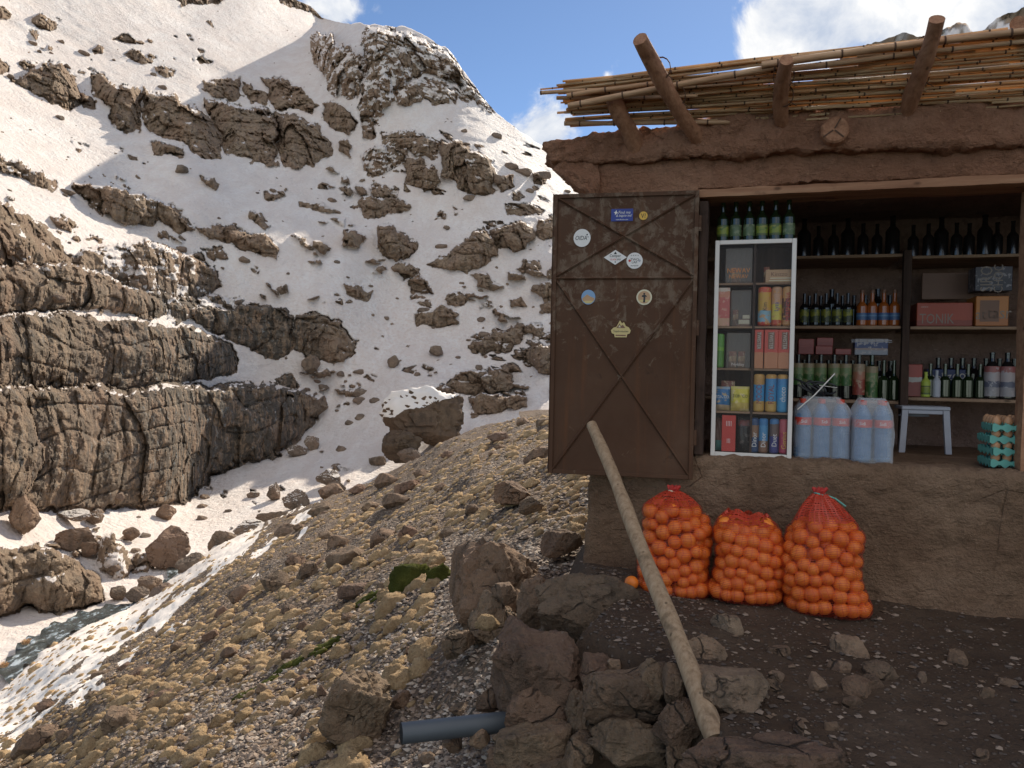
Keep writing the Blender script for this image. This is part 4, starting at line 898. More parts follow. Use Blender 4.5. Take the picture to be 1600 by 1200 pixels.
sticker('round sticker showing a mountain under blue sky', 920, 464, 22, 23, 'circ', 'skyb', [], [([(-10, -2), (-6, 1), (-2, 4.5), (3, 1), (8, -1), (10, -2), (8.5, -6), (4, -9.5), (-4, -9.5), (-8.5, -6)], 'tan', 0), ([(-8.5, -6), (0, -5.4), (8.5, -6), (4, -9.8), (-4, -9.8)], 'gold', .0002)])
sticker('round tan sticker with a dark standing figure', 1007, 464, 24, 24, 'circ', 'cream', [], [(disc(0, 0, 9.6, 20), 'tan', 0), ([(-1.5, -8), (-1, 0), (-4, 1), (-3, 3), (0, 4), (3, 3), (4.5, 0), (2, 1), (1.6, -8)], 'black', .0002), (disc(0, 5.2, 1.6, 8), 'black', .0002), ([(-9, -4), (9, -4), (6.5, -7), (-6.5, -7)], 'gold', .0001)])
sticker('gold mountain shaped sticker with a banner', 972, 513, 31, 27, [(-1, -.2), (-.75, .1), (-.45, .2), (-.1, .95), (.1, .6), (.3, .75), (.5, .3), (.8, .15), (1, -.2), (.9, -.55), (.65, -.65), (.6, -1), (-.6, -1), (-.65, -.65), (-.9, -.55)], 'gold', [('Tequila mountain', 'black', 0, -4.5, 4.2, .1, .8)], [([(-7, 1), (-2, 8), (0, 4), (3, 6), (7, 1)], 'brownp', 0), ([(-4, 2), (-2, 5.5), (0, 2)], 'cream', .0002), ([(-8, -9.5), (8, -9.5), (8, -11.5), (-8, -11.5)], 'brownp', 0)])
for z in (H*.12, H*.5, H*.86): MB().lathe([(.009, 0), (.009, .08)], 8, 0, (W+.006, -.004, z)).build('hinge', MAT['door'], door)

# ---------------------------------------------------------------- goods inside
def thing(name, s, d, z, label, cat, group=None, rot=0.):
    M = HM @ Matrix.Translation((s, d, z)) @ Matrix.Rotation(rot, 4, 'Z'); return empty(name, M, label, cat, group)
def whole(name, mb, mats, s, d, z, label, cat, group=None, rot=0.):
    o = mb.build(name, mats); o.matrix_world = HM @ Matrix.Translation((s, d, z)) @ Matrix.Rotation(rot, 4, 'Z'); return tag(o, label, cat, group)
# display cabinet
CD = .05; c0 = loc(1114, 540, CD); c1 = loc(1241, 540, CD); cs0, cs1 = c0[0], c1[0]; cz0 = ZLED; cz1 = loc(1180, 374, CD)[2]; CW = cs1-cs0; CH = cz1-cz0; CDEP = .2
cab = thing('display_cabinet', cs0, CD, cz0, 'glass fronted display cabinet with a white frame standing on the counter', 'display cabinet')
b = .022; m_ = MB().box(0, b, 0, .02, 0, CH, 0, .002).box(CW-b, CW, 0, .02, 0, CH, 0, .002).box(b+.0005, CW-b-.0005, .001, .02, CH-b, CH, 0, .002).box(b+.0005, CW-b-.0005, .001, .02, 0, b, 0, .002)
m_.build('frame', MAT['alu'], cab)
MB().box(.004, CW-.004, CDEP-.008, CDEP, .004, CH-.004).build('back_panel', MAT['darkwood'], cab)
MB().box(.002, .012, .021, CDEP-.009, .003, CH-.003).build('side_panel', MAT['darkwood'], cab); MB().box(CW-.012, CW-.002, .021, CDEP-.009, .003, CH-.003).build('side_panel', MAT['darkwood'], cab)
MB().box(.013, CW-.013, .021, CDEP-.009, CH-.016, CH-.003).build('top_panel', MAT['darkwood'], cab)
MB().box(CW*.485, CW*.515, .03, CDEP-.01, .02, CH-.02).build('divider', MAT['darkwood'], cab)
rowz = [.022]
for py in (645, 577, 511, 443):
    z = loc(1180, py, CD+.03)[2]-cz0; rowz.append(z+.004)
    MB().box(.013, CW*.484, .028, CDEP-.011, z-.006, z+.004).build('shelf', MAT['shelf'], cab); MB().box(CW*.516, CW-.013, .028, CDEP-.011, z-.006, z+.004).build('shelf', MAT['shelf'], cab)
MB().box(b+.001, CW-b-.001, .008, .011, b+.001, CH-b-.001).build('glass_pane', MAT['glass'], cab)
def cx(px, py, d=.07): return loc(px, py, CD+d)[0]
def pkg_roll(w, h):
    r = w/2; return MB().lathe([(r*.55, 0), (r*.9, .004), (r, .012), (r, h-.012), (r*.9, h-.004), (r*.55, h)], 14, 0)
def pkg_box(w, h, d=.05): return MB().box(-w/2, w/2, -d/2, d/2, 0, h, 0, .002)
def pkg_bag(w, h, d=.05):
    nx, nz = 12, 12; mb = MB()
    for sgn in (-1, 1):
        V = []
        for j in range(nz+1):
            for i in range(nx+1):
                u, v = i/nx*2-1, j/nz*2-1; k = max(0, (1-u**4))*max(0, (1-abs(v)**3)); V.append((u*w/2*(1-.05*k*abs(v)), sgn*(d/2*k**.6+.001+.003*math.sin(7*u+4*v)*k), (v+1)*h/2))
        f = grid_faces(nz+1, nx+1); mb.add(V, f if sgn < 0 else f[:, ::-1], 0, True)
    return mb
def put(kind, mb, mats, px, py_bot, row, d, label, cat, text=None, group=None, w=.05, h=.1, rot=0.):
    s = cx(px, py_bot, d); mats = mats if isinstance(mats, list) else [mats]
    if text:
        for body, mt, size, z, vert, sx, front in text:
            if MAT[mt] not in mats: mats.append(MAT[mt])
            M = Matrix.Translation((0, -front, z)) @ Matrix.Rotation(R(90), 4, 'X') @ Matrix.Rotation(R(90) if vert == 1 else (R(-90) if vert == -1 else 0), 4, 'Z')
            mb.text(body, size, M, mats.index(MAT[mt]), 0, .0006, sx)
    return whole(kind, mb, mats, s, CD+d, cz0+rowz[row]+.0006, label, cat, group, rot)
PXM = 1/ (FPX/4.05)     # metres per pixel around the cabinet
def Wp(px): return px*PXM
BM = lambda name, stops, **k: band_mat(name, stops, **k)
# row 0 (bottom)
put('snack_bag', pkg_bag(Wp(16), Wp(52), .05), [BM('p_brown_teal', [(0, (.07, .25, .22)), (.3, (.16, .07, .045))])], 1124, 700, 0, .09, 'brown packet with a teal foot, far left on the lowest cabinet shelf', 'packet')
put('wafer_pack', pkg_box(Wp(21), Wp(57), .05), [MAT['red']], 1138, 700, 0, .06, 'upright red wafer pack with white panels on the lowest cabinet shelf', 'packet', [('||||', 'white', .03, Wp(44), 0, 1., .0252), ('|||', 'white', .026, Wp(17), 0, 1., .0252)])
put('snack_bag', pkg_bag(Wp(22), Wp(55), .06), [BM('p_dark', [(0, (.03, .025, .022)), (.75, (.20, .06, .05)), (.9, (.05, .04, .035))], blot=(.12, .1, .09))], 1163, 700, 0, .09, 'dark crinkled packet beside the red wafer pack on the lowest cabinet shelf', 'packet')
for px, c, lab, tx_, tc in [(1178, [(0, (.02, .05, .13)), (.45, (.25, .13, .07)), (.8, (.03, .07, .16))], 'navy biscuit roll with brown print on the lowest cabinet shelf', 'Dinor', 'white'), (1192, [(0, (.25, .12, .07)), (.35, (.08, .28, .5)), (.8, (.05, .2, .42))], 'light blue biscuit roll on the lowest cabinet shelf', 'Dinor', 'white'),
                            (1209, [(0, (.05, .05, .2)), (.5, (.14, .09, .08)), (.85, (.07, .2, .4))], 'dark purple biscuit roll on the lowest cabinet shelf', 'Duet', 'white'), (1224, [(0, (.42, .04, .09)), (.6, (.5, .1, .12))], 'pinkish red biscuit roll with yellow letters on the lowest cabinet shelf', 'Genius', 'yellow')]:
    put('biscuit_roll', pkg_roll(Wp(14), Wp(54)), [BM('p_'+str(px), c)], px, 702, 0, .05, lab, 'biscuit roll', [(tx_, tc, .034, Wp(21), 1, .95, Wp(7)+.0002)])
# row 1
put('crisp_bag', pkg_bag(Wp(24), Wp(38), .05), [BM('p_bluebag', [(0, (.45, .33, .2)), (.25, (.03, .16, .36)), (.9, (.3, .4, .5))], blot=(.5, .35, .16))], 1128, 640, 1, .06, 'blue crisp bag with a dark name band in the cabinet', 'crisp bag', [('TONICO', 'white', .022, Wp(22), 0, .8, .027)])
put('crisp_bag', pkg_bag(Wp(28), Wp(39), .05), [BM('p_yelbag', [(0, (.62, .46, .12)), (.35, (.66, .55, .06)), (.9, (.7, .6, .2))], blot=(.75, .6, .3))], 1156, 640, 1, .055, 'yellow crisp bag beside the blue one in the cabinet', 'crisp bag', [('TONICO', 'black', .023, Wp(24), 0, .85, .027)])
for px, lab, tx_ in [(1185, 'orange topped blue biscuit roll, first of three in the cabinet', 'MOOD'), (1204, 'orange topped blue biscuit roll with red letters, second of three in the cabinet', 'ROYAL'), (1222, 'plain blue biscuit roll with a white strip, third of three in the cabinet', 'choco')]:
    put('biscuit_roll', pkg_roll(Wp(17), Wp(59)), [BM('q_'+str(px), [(0, (.55, .33, .08)) if px < 1215 else (0, (.05, .28, .5)), (.28, (.05, .28, .52)), (.72, (.5, .26, .07)) if px < 1200 else (.72, (.06, .25, .5)), (.88, (.55, .3, .08))])], px, 640, 1, .05, lab, 'biscuit roll', [(tx_, 'maroon' if px < 1215 else 'white', .04, Wp(28), 1, .8, Wp(8.5)+.0002)])
# row 2
put('biscuit_roll', pkg_roll(Wp(14), Wp(54)), [BM('p_green', [(0, (.1, .26, .04)), (.5, (.2, .42, .05)), (.6, (.12, .32, .05))])], 1124, 573, 2, .06, 'bright green biscuit roll at the left of the cabinet', 'biscuit roll')
def tub(w, h, d=.07):
    return MB().box(-w/2, w/2, -d/2, d/2, 0, h, 0, .006)
put('clear_tub', tub(Wp(36), Wp(55)), [MAT['tub']], 1153, 573, 2, .07, 'empty clear plastic tub with handwriting near its foot, beside the green roll', 'tub', [('Nylilay', 'offw', .022, .018, 0, 1.1, .036)])
for px, w, lab in [(1185, 13, 'narrow red cereal box, leftmost of three in the cabinet'), (1204, 20, 'red cereal box with a dark name panel, middle of three in the cabinet'), (1225, 19, 'red cereal box with a dark name panel, rightmost of three in the cabinet')]:
    mb = pkg_box(Wp(w), Wp(60), .05); hw_ = Wp(w)*.24
    mb.add([(-hw_, -.0256, Wp(30)), (hw_, -.0256, Wp(30)), (hw_, -.0256, Wp(56)), (-hw_, -.0256, Wp(56))], [(0, 1, 2, 3)], 1)
    put('cereal_box', mb, [BM('r_'+str(px), [(0, (.5, .2, .09)), (.42, (.55, .07, .045))], blot=None), MAT['brownp']], px, 573, 2, .045, lab, 'box', [('TWISTER', 'offw', .026, Wp(43), -1, .85, .0262)])
# row 3
put('wafer_pack', pkg_box(Wp(23), Wp(60), .05), [BM('p_pink', [(0, (.55, .32, .2)), (.2, (.52, .12, .1)), (.75, (.55, .22, .13)), (.9, (.6, .5, .4))], blot=(.6, .3, .22))], 1128, 506, 3, .05, 'tall pinkish red wafer box at the left of the cabinet', 'packet')
put('clear_tub', tub(Wp(31), Wp(56)), [MAT['tub']], 1157, 506, 3, .07, 'clear plastic tub holding a few pale packets, beside the pinkish wafer box', 'tub')
put('packet', MB().box(-.03, .035, -.02, .02, 0, .012, 0, .002).box(-.02, .036, -.02, .02, .0125, .035, 1, .002).box(-.036, .036, -.021, .02, .0355, .039, 0).box(-.0, .036, -.02, .018, .04, .06, 1, .002), [MAT['brownp'], MAT['cream']], 1160, 506, 3, .07, 'stacked pale and brown packets inside the clear tub', 'packet')
for px, c, lab, tx_, tc in [(1194, [(0, (.5, .05, .03)), (.1, (.25, .42, .5)), (.4, (.6, .35, .06)), (.85, (.6, .1, .05))], 'fat yellow, blue and red biscuit pack in the cabinet', 'Kim', 'black'), (1213, [(0, (.5, .08, .04)), (.15, (.62, .5, .08)), (.55, (.55, .32, .2)), (.8, (.5, .28, .16))], 'yellow biscuit pack with blue letters in the cabinet', 'Lyza', 'blue'), (1230, [(0, (.5, .25, .1)), (.15, (.12, .05, .04)), (.7, (.55, .3, .12))], 'dark brown and red biscuit pack at the right of the cabinet', 'MERENDINA', 'red')]:
    put('biscuit_pack', pkg_roll(Wp(20 if px < 1200 else 16), Wp(61)), [BM('s_'+str(px), c, blot=(.6, .3, .1))], px, 506, 3, .05, lab, 'biscuit pack', [(tx_, tc, .03, Wp(30), 1, .9, Wp(10 if px < 1200 else 8)+.0003)])
# row 4 (top)
put('clear_tub', tub(Wp(40), Wp(54)), [MAT['tub']], 1154, 440, 4, .06, 'clear plastic tub with two lines of orange lettering, top left of the cabinet', 'tub', [('NEWAV', 'orange_p', .036, Wp(19), 0, .9, .036), ('NEWAV', 'orange_p', .03, Wp(10), 0, .9, .036)])
mb = MB().box(-Wp(20), Wp(20), -.03, .03, 0, Wp(20), 0, .002).box(-Wp(15), Wp(20), -.034, -.031, .008, .013, 1).box(-Wp(13), Wp(20), -.034, -.031, .02, .025, 1)
put('display_box', mb, [MAT['tan'], MAT['cream']], 1217, 440, 4, .07, 'open tan cardboard display box, top right of the cabinet', 'box', [('Kinzzo', 'brownp', .03, Wp(13), 0, 1., .0305)])
for row, px, w_, c_, lab in [(4, 1148, .05, 'brownp', 'flat brown packet seen through the clear tub at the top left of the cabinet'), (2, 1146, .04, 'tan', 'tan packet seen through the clear tub beside the green roll'), (2, 1160, .035, 'maroon', 'dark red packet seen through the clear tub beside the green roll'), (3, 1149, .03, 'orange_p', 'orange packet seen through the clear tub beside the pinkish wafer box'), (4, 1196, .03, 'maroon', 'small dark red packet left of the tan display box'), (1, 1140, .07, 'brownp', 'brown packet standing behind the two crisp bags')]:
    put('packet', pkg_bag(w_, .09 if row != 1 else .16, .02), [BM('k_%d_%d' % (row, px), [(0, tuple(x*.7 for x in MAT[c_].node_tree.nodes['Principled BSDF'].inputs['Base Color'].default_value[:3]) if False else (.2, .1, .06)), (.4, (.34, .2, .1)), (.7, (.24, .08, .05))], blot=(.5, .38, .22))], px, 500, row, .085 if row in (2, 3) else .1, lab, 'packet')
# bottles on top of the cabinet
def bottle_prof(h, r, neck=.3, rn=None):
    rn = rn or r*.36; s_ = h*(1-neck)
    return [(r*.9, 0), (r, .006), (r, s_*.86), (r*.8, s_*.95), (rn*1.15, s_*1.06), (rn, s_*1.15), (rn, h-.012), (rn*1.1, h-.011), (rn*1.1, h)]
def bottle(h, r, mats, lab=None, neck=.3, labz=(.25, .5), n=14, cap=None):
    """parts: glass, paper label, cap"""
    g = MB().lathe(bottle_prof(h, r, neck), n).mesh('glass', mats); out = [('glass', g)]
    if lab is not None: out.append(('paper_label', MB().lathe([(r*1.005, h*labz[0]), (r*1.02, h*labz[0]+.0005), (r*1.02, h*labz[1]-.0005), (r*1.005, h*labz[1])], n).mesh('paper_label', lab)))
    if cap is not None:
        rn = r*.36; out.append(('cap', MB().lathe([(rn*1.2, h-.016), (rn*1.25, h-.012), (rn*1.25, h+.004), (rn*.9, h+.006)], n).mesh('cap', cap)))
    return out
def stand(proto, kind, s, d, z, label, cat, group, sc=1.):
    t = thing(kind, s, d, z, label, cat, group, random.uniform(0, 6)); t.scale = (sc, sc, sc)
    for nm, me in proto: link(nm, me, t)
    return t
MAT['lab_lime'] = BM('lab_lime', [(0, (.08, .1, .03)), (.2, (.2, .24, .03)), (.7, (.28, .27, .05)), (.85, (.08, .1, .03))], blot=(.06, .12, .03))
MAT['lab_grn'] = BM('lab_grn', [(0, (.08, .12, .05)), (.3, (.09, .13, .06)), (.8, (.07, .1, .04))], blot=(.2, .23, .13))
MAT['lab_olive'] = BM('lab_olive', [(0, (.05, .06, .03)), (.5, (.2, .2, .03)), (.8, (.1, .12, .04))], blot=(.3, .28, .03))
pb1 = bottle(.215, .031, MAT['gglass'], MAT['lab_lime'], .34, (.14, .42)); pb2 = bottle(.215, .031, MAT['gglass'], MAT['lab_grn'], .34, (.14, .42))
for i, (px, pr, lab) in enumerate([(1129, pb1, 'leftmost dark green bottle with a lime label on top of the cabinet'), (1149, pb2, 'second dark green bottle from the left on top of the cabinet, dull green label'), (1170, pb2, 'third dark green bottle from the left on top of the cabinet, dull green label'), (1190, pb1, 'fourth bottle from the left on top of the cabinet, bright lime label'), (1211, pb1, 'fifth bottle from the left on top of the cabinet, bright lime label'), (1232, pb2, 'rightmost dark green bottle on top of the cabinet, at its edge')]):
    stand(pr, 'bottle', loc(px, 372, CD+.09)[0], CD+.09, cz1+.001, lab, 'bottle', 'green bottles on top of the cabinet')
# back shelves
SD = .92
def sh(px, py, d=SD): return loc(px, py, d)
shelf_t = thing('shelf_rack', 0, 0, 0, 'dark wooden shelf rack with three boards against the back of the shop', 'shelf rack')
zs = {k: sh(1330, py)[2] for k, py in (('a', 399), ('b', 510), ('c', 626))}; zs2 = {k: sh(1500, py)[2] for k, py in (('a', 399), ('b', 511), ('c', 624))}
sp0 = sh(1409, 500)[0]
for k in 'abc':
    beam_mesh('shelf_board', OPL-.15, sp0-.002, SD, 1.40, zs[k]-.016, zs[k]+.006, MAT['shelf'], shelf_t, .002, 30)
    beam_mesh('shelf_board', sp0+.046, SR-.22, SD, 1.40, zs2[k]-.016, zs2[k]+.006, MAT['shelf'], shelf_t, .002, 31)
beam_mesh('post', sp0, sp0+.044, SD-.02, SD+.04, ZLED+.002, sh(1330, 393)[2], MAT['darkwood'], shelf_t, .003, 32)
def on(k, px, right=False): return (zs2 if right else zs)[k]+.008
# top board: dark empty bottles
pd = bottle(.2, .031, MAT['bglass'], None, .35); pdc = bottle(.24, .04, MAT['bglass'], None, .3)
for i, px in enumerate(list(range(1256, 1400, 23))+list(range(1428, 1600, 22))):
    stand(pd if i % 3 else pdc, 'bottle', sh(px, 395, SD+.1)[0], SD+.1+.03*(i % 2), on('a', px, px > 1409), 'dark bottle standing in the row on the dim top board', 'bottle', 'dark bottles on the top board')
pol = bottle(.2, .028, MAT['bglass'], MAT['lab_olive'], .36, (.1, .5))
for i, px in enumerate([1256, 1273, 1290, 1307, 1324]):
    stand(pol, 'bottle', sh(px, 505, SD+.07)[0], SD+.07, on('b', px), 'dark bottle with an olive label beside the orange drinks on the middle board', 'bottle', 'olive label bottles on the middle board')
MAT['lab_blue'] = BM('lab_blue', [(0, (.06, .12, .26)), (.5, (.14, .26, .42)), (.7, (.07, .14, .3))])
por = bottle(.215, .031, MAT['oglass'], MAT['lab_blue'], .36, (.16, .36), cap=MAT['brownp'])
for i, px in enumerate([1346, 1362, 1380, 1397]):
    stand(por, 'bottle', sh(px, 505, SD+.07)[0], SD+.07, on('b', px), 'orange drink bottle with a blue label on the middle board', 'bottle', 'orange drink bottles')
for px in (1264, 1282, 1299, 1316, 1334, 1352, 1371, 1390):
    stand(pdc if px % 2 else pd, 'bottle', sh(px, 505, SD+.2)[0], SD+.22, on('b', px), 'dark bottle in the shadowed back row of the middle board', 'bottle', 'back row bottles on the middle board')
for px in (1255, 1274, 1293, 1312, 1331, 1352, 1372, 1390):
    stand(pdc, 'bottle', sh(px, 618, SD+.2)[0], SD+.2, on('c', px), 'dark bottle in the shadowed back row of the left low board', 'bottle', 'back row bottles on the left low board')
for px in (1466, 1486, 1504, 1522, 1541, 1562, 1585):
    stand(pdc, 'bottle', sh(px, 614, SD+.26)[0], SD+.28, on('c', px, True), 'dark bottle in the shadowed back row of the right low board', 'bottle', 'back row bottles on the right low board')
# lower left board: large bottles
MAT['lab_red'] = BM('lab_red', [(0, (.3, .06, .04)), (.5, (.4, .16, .1)), (.75, (.3, .22, .14))], blot=(.45, .3, .2))
MAT['lab_g2'] = BM('lab_g2', [(0, (.05, .12, .03)), (.5, (.16, .22, .09)), (.8, (.3, .22, .13))], blot=(.3, .28, .15))
big1 = bottle(.27, .036, MAT['bglass'], MAT['lab_g2'], .26, (.3, .8)); big2 = bottle(.27, .036, MAT['bglass'], MAT['lab_red'], .26, (.1, .8)); big3 = bottle(.27, .036, MAT['gglass'], MAT['lab_g2'], .26, (.05, .75)); sm1 = bottle(.24, .03, MAT['gglass'], None, .42)
for px, pr, lab in [(1246, big1, 'dark bottle with a pale green band, leftmost on the low board'), (1262, big1, 'dark bottle with a pale green band, second on the low board'), (1281, big1, 'dark bottle with a green band in the middle of the low board'), (1302, big1, 'dark bottle with a band under the small red box'), (1320, big1, 'dark bottle with a tan band left of the red label bottle'), (1341, big2, 'bottle with a tall red and tan label on the low board'), (1361, big3, 'bottle with a tall green label on the low board'), (1380, sm1, 'plain green glass bottle, left of two beside the post'), (1396, sm1, 'plain green glass bottle right next to the post')]:
    stand(pr, 'bottle', sh(px, 618, SD+.05)[0], SD+.05, on('c', px), lab, 'bottle', 'large bottles on the low board')
def shelf_box(kind, x0, y0, x1, y1, d, dep, mats, label, cat, texts=(), zb=None, right=False):
    a = loc(x0, y1, d); c = loc(x1, y0, d); w = c[0]-a[0]; h = c[2]-a[2]; m_ = MB().box(0, w, 0, dep, 0, h, 0, .003); mats = list(mats)
    for body, mt, size, fx_, fz_, rot, sx in texts:
        if MAT[mt] not in mats: mats.append(MAT[mt])
        m_.text(body, size, Matrix.Translation((w*fx_, -.0004, h*fz_)) @ Matrix.Rotation(R(90), 4, 'X') @ Matrix.Rotation(R(rot), 4, 'Z'), mats.index(MAT[mt]), 0, .0006, sx)
    return whole(kind, m_, mats, a[0], d, a[2] if zb is None else zb, label, cat)
MAT['boxred'] = BM('boxred', [(0, (.22, .035, .03)), (.5, (.3, .06, .05)), (.56, (.2, .03, .025)), (.6, (.28, .06, .05))])
MAT['silver_blue'] = BM('silver_blue', [(0, (.25, .26, .3)), (.3, (.3, .22, .2)), (.42, (.04, .06, .16)), (.8, (.28, .25, .25))], axis='Z', blot=(.4, .36, .36))
tb = on('c', 1300)+.271
shelf_box('carton', 1247, 532, 1272, 556, SD+.03, .1, [MAT['boxred']], 'dull red carton on the bottles, left of the stacked pair', 'carton', zb=tb)
shelf_box('carton', 1274, 546, 1301, 559, SD+.03, .1, [MAT['boxred']], 'dull red carton, lower of the stacked pair above the bottles', 'carton', zb=tb)
shelf_box('carton', 1276, 533, 1302, 546, SD+.035, .1, [MAT['boxred']], 'dull red carton, upper of the stacked pair above the bottles', 'carton', zb=tb+.052)
shelf_box('carton', 1305, 551, 1330, 560, SD+.03, .1, [MAT['boxred']], 'small flat red carton on the bottles beside the foil pack', 'carton', zb=tb)
shelf_box('foil_pack', 1335, 535, 1388, 560, SD+.03, .1, [MAT['silver_blue']], 'wide silver and blue foil pack lying on the bottles', 'packet', [('=====', 'greypl', .05, .5, .85, 0, 1.6)], zb=tb)
# right bay
MAT['tbox'] = BM('tbox', [(0, (.25, .04, .02)), (.25, (.36, .055, .022))]); MAT['obox'] = BM('obox', [(0, (.4, .13, .03)), (.3, (.48, .17, .03))])
shelf_box('carton', 1432, 469, 1521, 506, SD+.05, .2, [MAT['tbox']], 'long red orange carton with pale capital letters on the middle board', 'carton', [('TONIK', 'label_dim', .085, .36, .32, 0, .7), ('----', 'offw', .03, .14, .82, 0, 1.)], zb=on('b', 0, True))
shelf_box('carton', 1524, 458, 1577, 505, SD+.02, .2, [MAT['obox'], MAT['brownp']], 'bright orange carton with a dark cake printed on it', 'carton', [('tasr', 'label_dim', .1, .72, .4, 0, .8), ('at', 'label_dim', .09, .16, .36, 0, .8), ('■', 'brownp', .17, .42, .5, 0, .8)], zb=on('b', 0, True))
shelf_box('foil_pack', 1523, 416, 1583, 455, SD+.04, .15, [BM('foil_dark', [(0, (.03, .03, .045)), (.5, (.05, .045, .06))], blot=(.3, .27, .28))], 'dark foil pack with pale lettering on top of the orange carton', 'packet', [('SIRO', 'label_dim', .09, .3, .5, 90, .8), ('CHOC', 'label_dim', .07, .62, .5, 90, .8)], zb=on('b', 0, True)+.205)
shelf_box('cardboard_sheet', 1440, 425, 1523, 468, SD+.28, .02, [MAT['brownp']], 'plain brown cardboard sheet leaning behind the long carton', 'cardboard')
shelf_box('carton', 1418, 562, 1442, 612, SD+.06, .08, [BM('redpanel', [(0, (.2, .04, .03)), (.45, (.36, .33, .3)), (.6, (.3, .05, .035))])], 'red carton with a white panel next to the post on the right low board', 'carton', zb=on('c', 0, True))
shelf_box('foil_pack', 1448, 558, 1510, 600, SD+.2, .1, [BM('bluefoil', [(0, (.015, .02, .07)), (.5, (.02, .035, .12))])], 'dark blue bag with white script behind the small bottles', 'packet', [('Delizoof', 'offw', .075, .55, .75, 8, .9)], zb=on('c', 0, True))
py_ = bottle(.15, .026, MAT['lime'], MAT['lab_lime'], .3, (.1, .45)); sm2 = bottle(.2, .03, MAT['gglass'], None, .4); sm3 = bottle(.16, .022, MAT['greypl'], None, .3)
stand(py_, 'bottle', sh(1446, 614, SD+.06)[0], SD+.06, on('c', 0, True), 'short yellow bottle beside the red carton', 'bottle', None)
stand(sm3, 'bottle', sh(1463, 614, SD+.06)[0], SD+.06, on('c', 0, True), 'slim grey bottle between the yellow and the green bottles', 'bottle', None)
for px in (1453, 1476, 1495, 1512, 1531):
    stand(sm2, 'bottle', sh(px, 614, SD+.09)[0], SD+.09, on('c', 0, True), 'small green glass bottle in front of the dark blue bag', 'bottle', 'green bottles by the blue bag')
MAT['lab_strip'] = BM('lab_strip', [(0, (.3, .27, .27)), (.3, (.12, .12, .16)), (.5, (.4, .33, .32)), (.8, (.3, .1, .09))], blot=(.4, .36, .36))
big4 = bottle(.27, .04, MAT['bglass'], MAT['lab_strip'], .24, (.05, .7))
for px in (1549, 1573, 1599):
    stand(big4, 'bottle', sh(px, 614, SD+.07)[0], SD+.07, on('c', 0, True), 'large clear bottle with a pale printed label at the right end of the low board', 'bottle', 'large bottles at the right end')
# bowl, plastic stool, egg trays
wb = MB().lathe([(.03, 0), (.065, .012), (.085, .04), (.082, .04), (.06, .016), (.02, .006)], 18)
whole('bowl', wb, [MAT['greypl']], sh(1428, 634, SD-.0)[0], SD-.0, zs2['c']-.065, 'upside down pale bowl tucked under the low board by the post', 'bowl').rotation_euler[0] = R(180)
st = thing('plastic_stool', 0, .78, ZLED+.0, 'grey plastic stool frame standing on the counter under the shelf', 'stool')
a = loc(1414, 640, .78); c = loc(1478, 640, .78)
for (x0, x1, y) in ((a[0]-.0, a[0]-.012, 0), (c[0], c[0]+.018, 0)):
    m_ = MB(); zt_ = a[2]-ZLED; w_ = .032
    m_.add([(x0-w_/2, y-.015, zt_), (x0+w_/2, y-.015, zt_), (x0+w_/2, y+.015, zt_), (x0-w_/2, y+.015, zt_), (x1-w_/2, y-.015, 0), (x1+w_/2, y-.015, 0), (x1+w_/2, y+.015, 0), (x1-w_/2, y+.015, 0)], [(0, 4, 5, 1), (1, 5, 6, 2), (2, 6, 7, 3), (3, 7, 4, 0), (4, 7, 6, 5), (0, 1, 2, 3)])
    m_.build('leg', MAT['greypl'], st)
m_ = MB().box(a[0]-.02, c[0]+.02, -.018, .22, zt_+.001, zt_+.022, 0, .004); m_.box(a[0]+.017, c[0]-.017, -.012, -.002, zt_-.022, zt_, 0, .002); m_.build('seat', MAT['greypl'], st)
et = []
ea, eb = loc(1541, 700, .2), loc(1592, 700, .2); ew = .2
def tray_mesh():
    n = 36; V = []; 
    for sgn in (0, 1):
        for j in range(n+1):
            for i in range(n+1):
                u, v = i/n, j/n; z = .018*math.sin(u*math.pi*8)*math.sin(v*math.pi*8)+.006*math.sin(u*math.pi*16); edge = min(u, v, 1-u, 1-v)
                z -= .012*max(0, 1-edge*14); V.append((u*ew, v*ew, z+sgn*.004))
    f = grid_faces(n+1, n+1); mb = MB().add(V[:(n+1)**2], f[:, ::-1], 0, True).add(V[(n+1)**2:], f, 0, True)
    for (x0, x1, y0, y1) in ((0, ew, -.004, .0), (0, ew, ew, ew+.004), (-.004, 0, -.004, ew+.004), (ew, ew+.004, -.004, ew+.004)):      # rim with a scalloped lip
        m = 24; horiz = (x1-x0) > (y1-y0); V2 = []
        for i in range(m+1):
            t_ = i/m; lip = .017+.008*math.sin(t_*math.pi*8)
            for (q, zz) in ((0, -lip), (1, -lip), (1, lip*.7), (0, lip*.7)):
                V2.append((x0+(x1-x0)*t_, (y0, y1)[q], zz) if horiz else ((x0, x1)[q], y0+(y1-y0)*t_, zz))
        mb.add(V2, [(i*4+k, i*4+(k+1) % 4, (i+1)*4+(k+1) % 4, (i+1)*4+k) for i in range(m) for k in range(4)], 0, False)
    return mb.mesh('egg_tray', MAT['teal'])
tme = tray_mesh(); zt0 = ZLED+.027
for k, lab in enumerate(['bottom turquoise egg tray of the stack on the counter', 'second turquoise egg tray from the bottom of the stack', 'third turquoise egg tray of the stack, eggs showing at its side', 'top turquoise egg tray of the stack, full of brown eggs']):
    o = link('egg_tray', tme); o.matrix_world = HM @ Matrix.Translation((ea[0]+.008*math.sin(k*2.1), .12+.006*math.cos(k*3), zt0+k*.058)) @ Matrix.Rotation(.05*math.sin(k*1.7), 4, 'Z'); tag(o, lab, 'egg tray', 'turquoise egg trays')
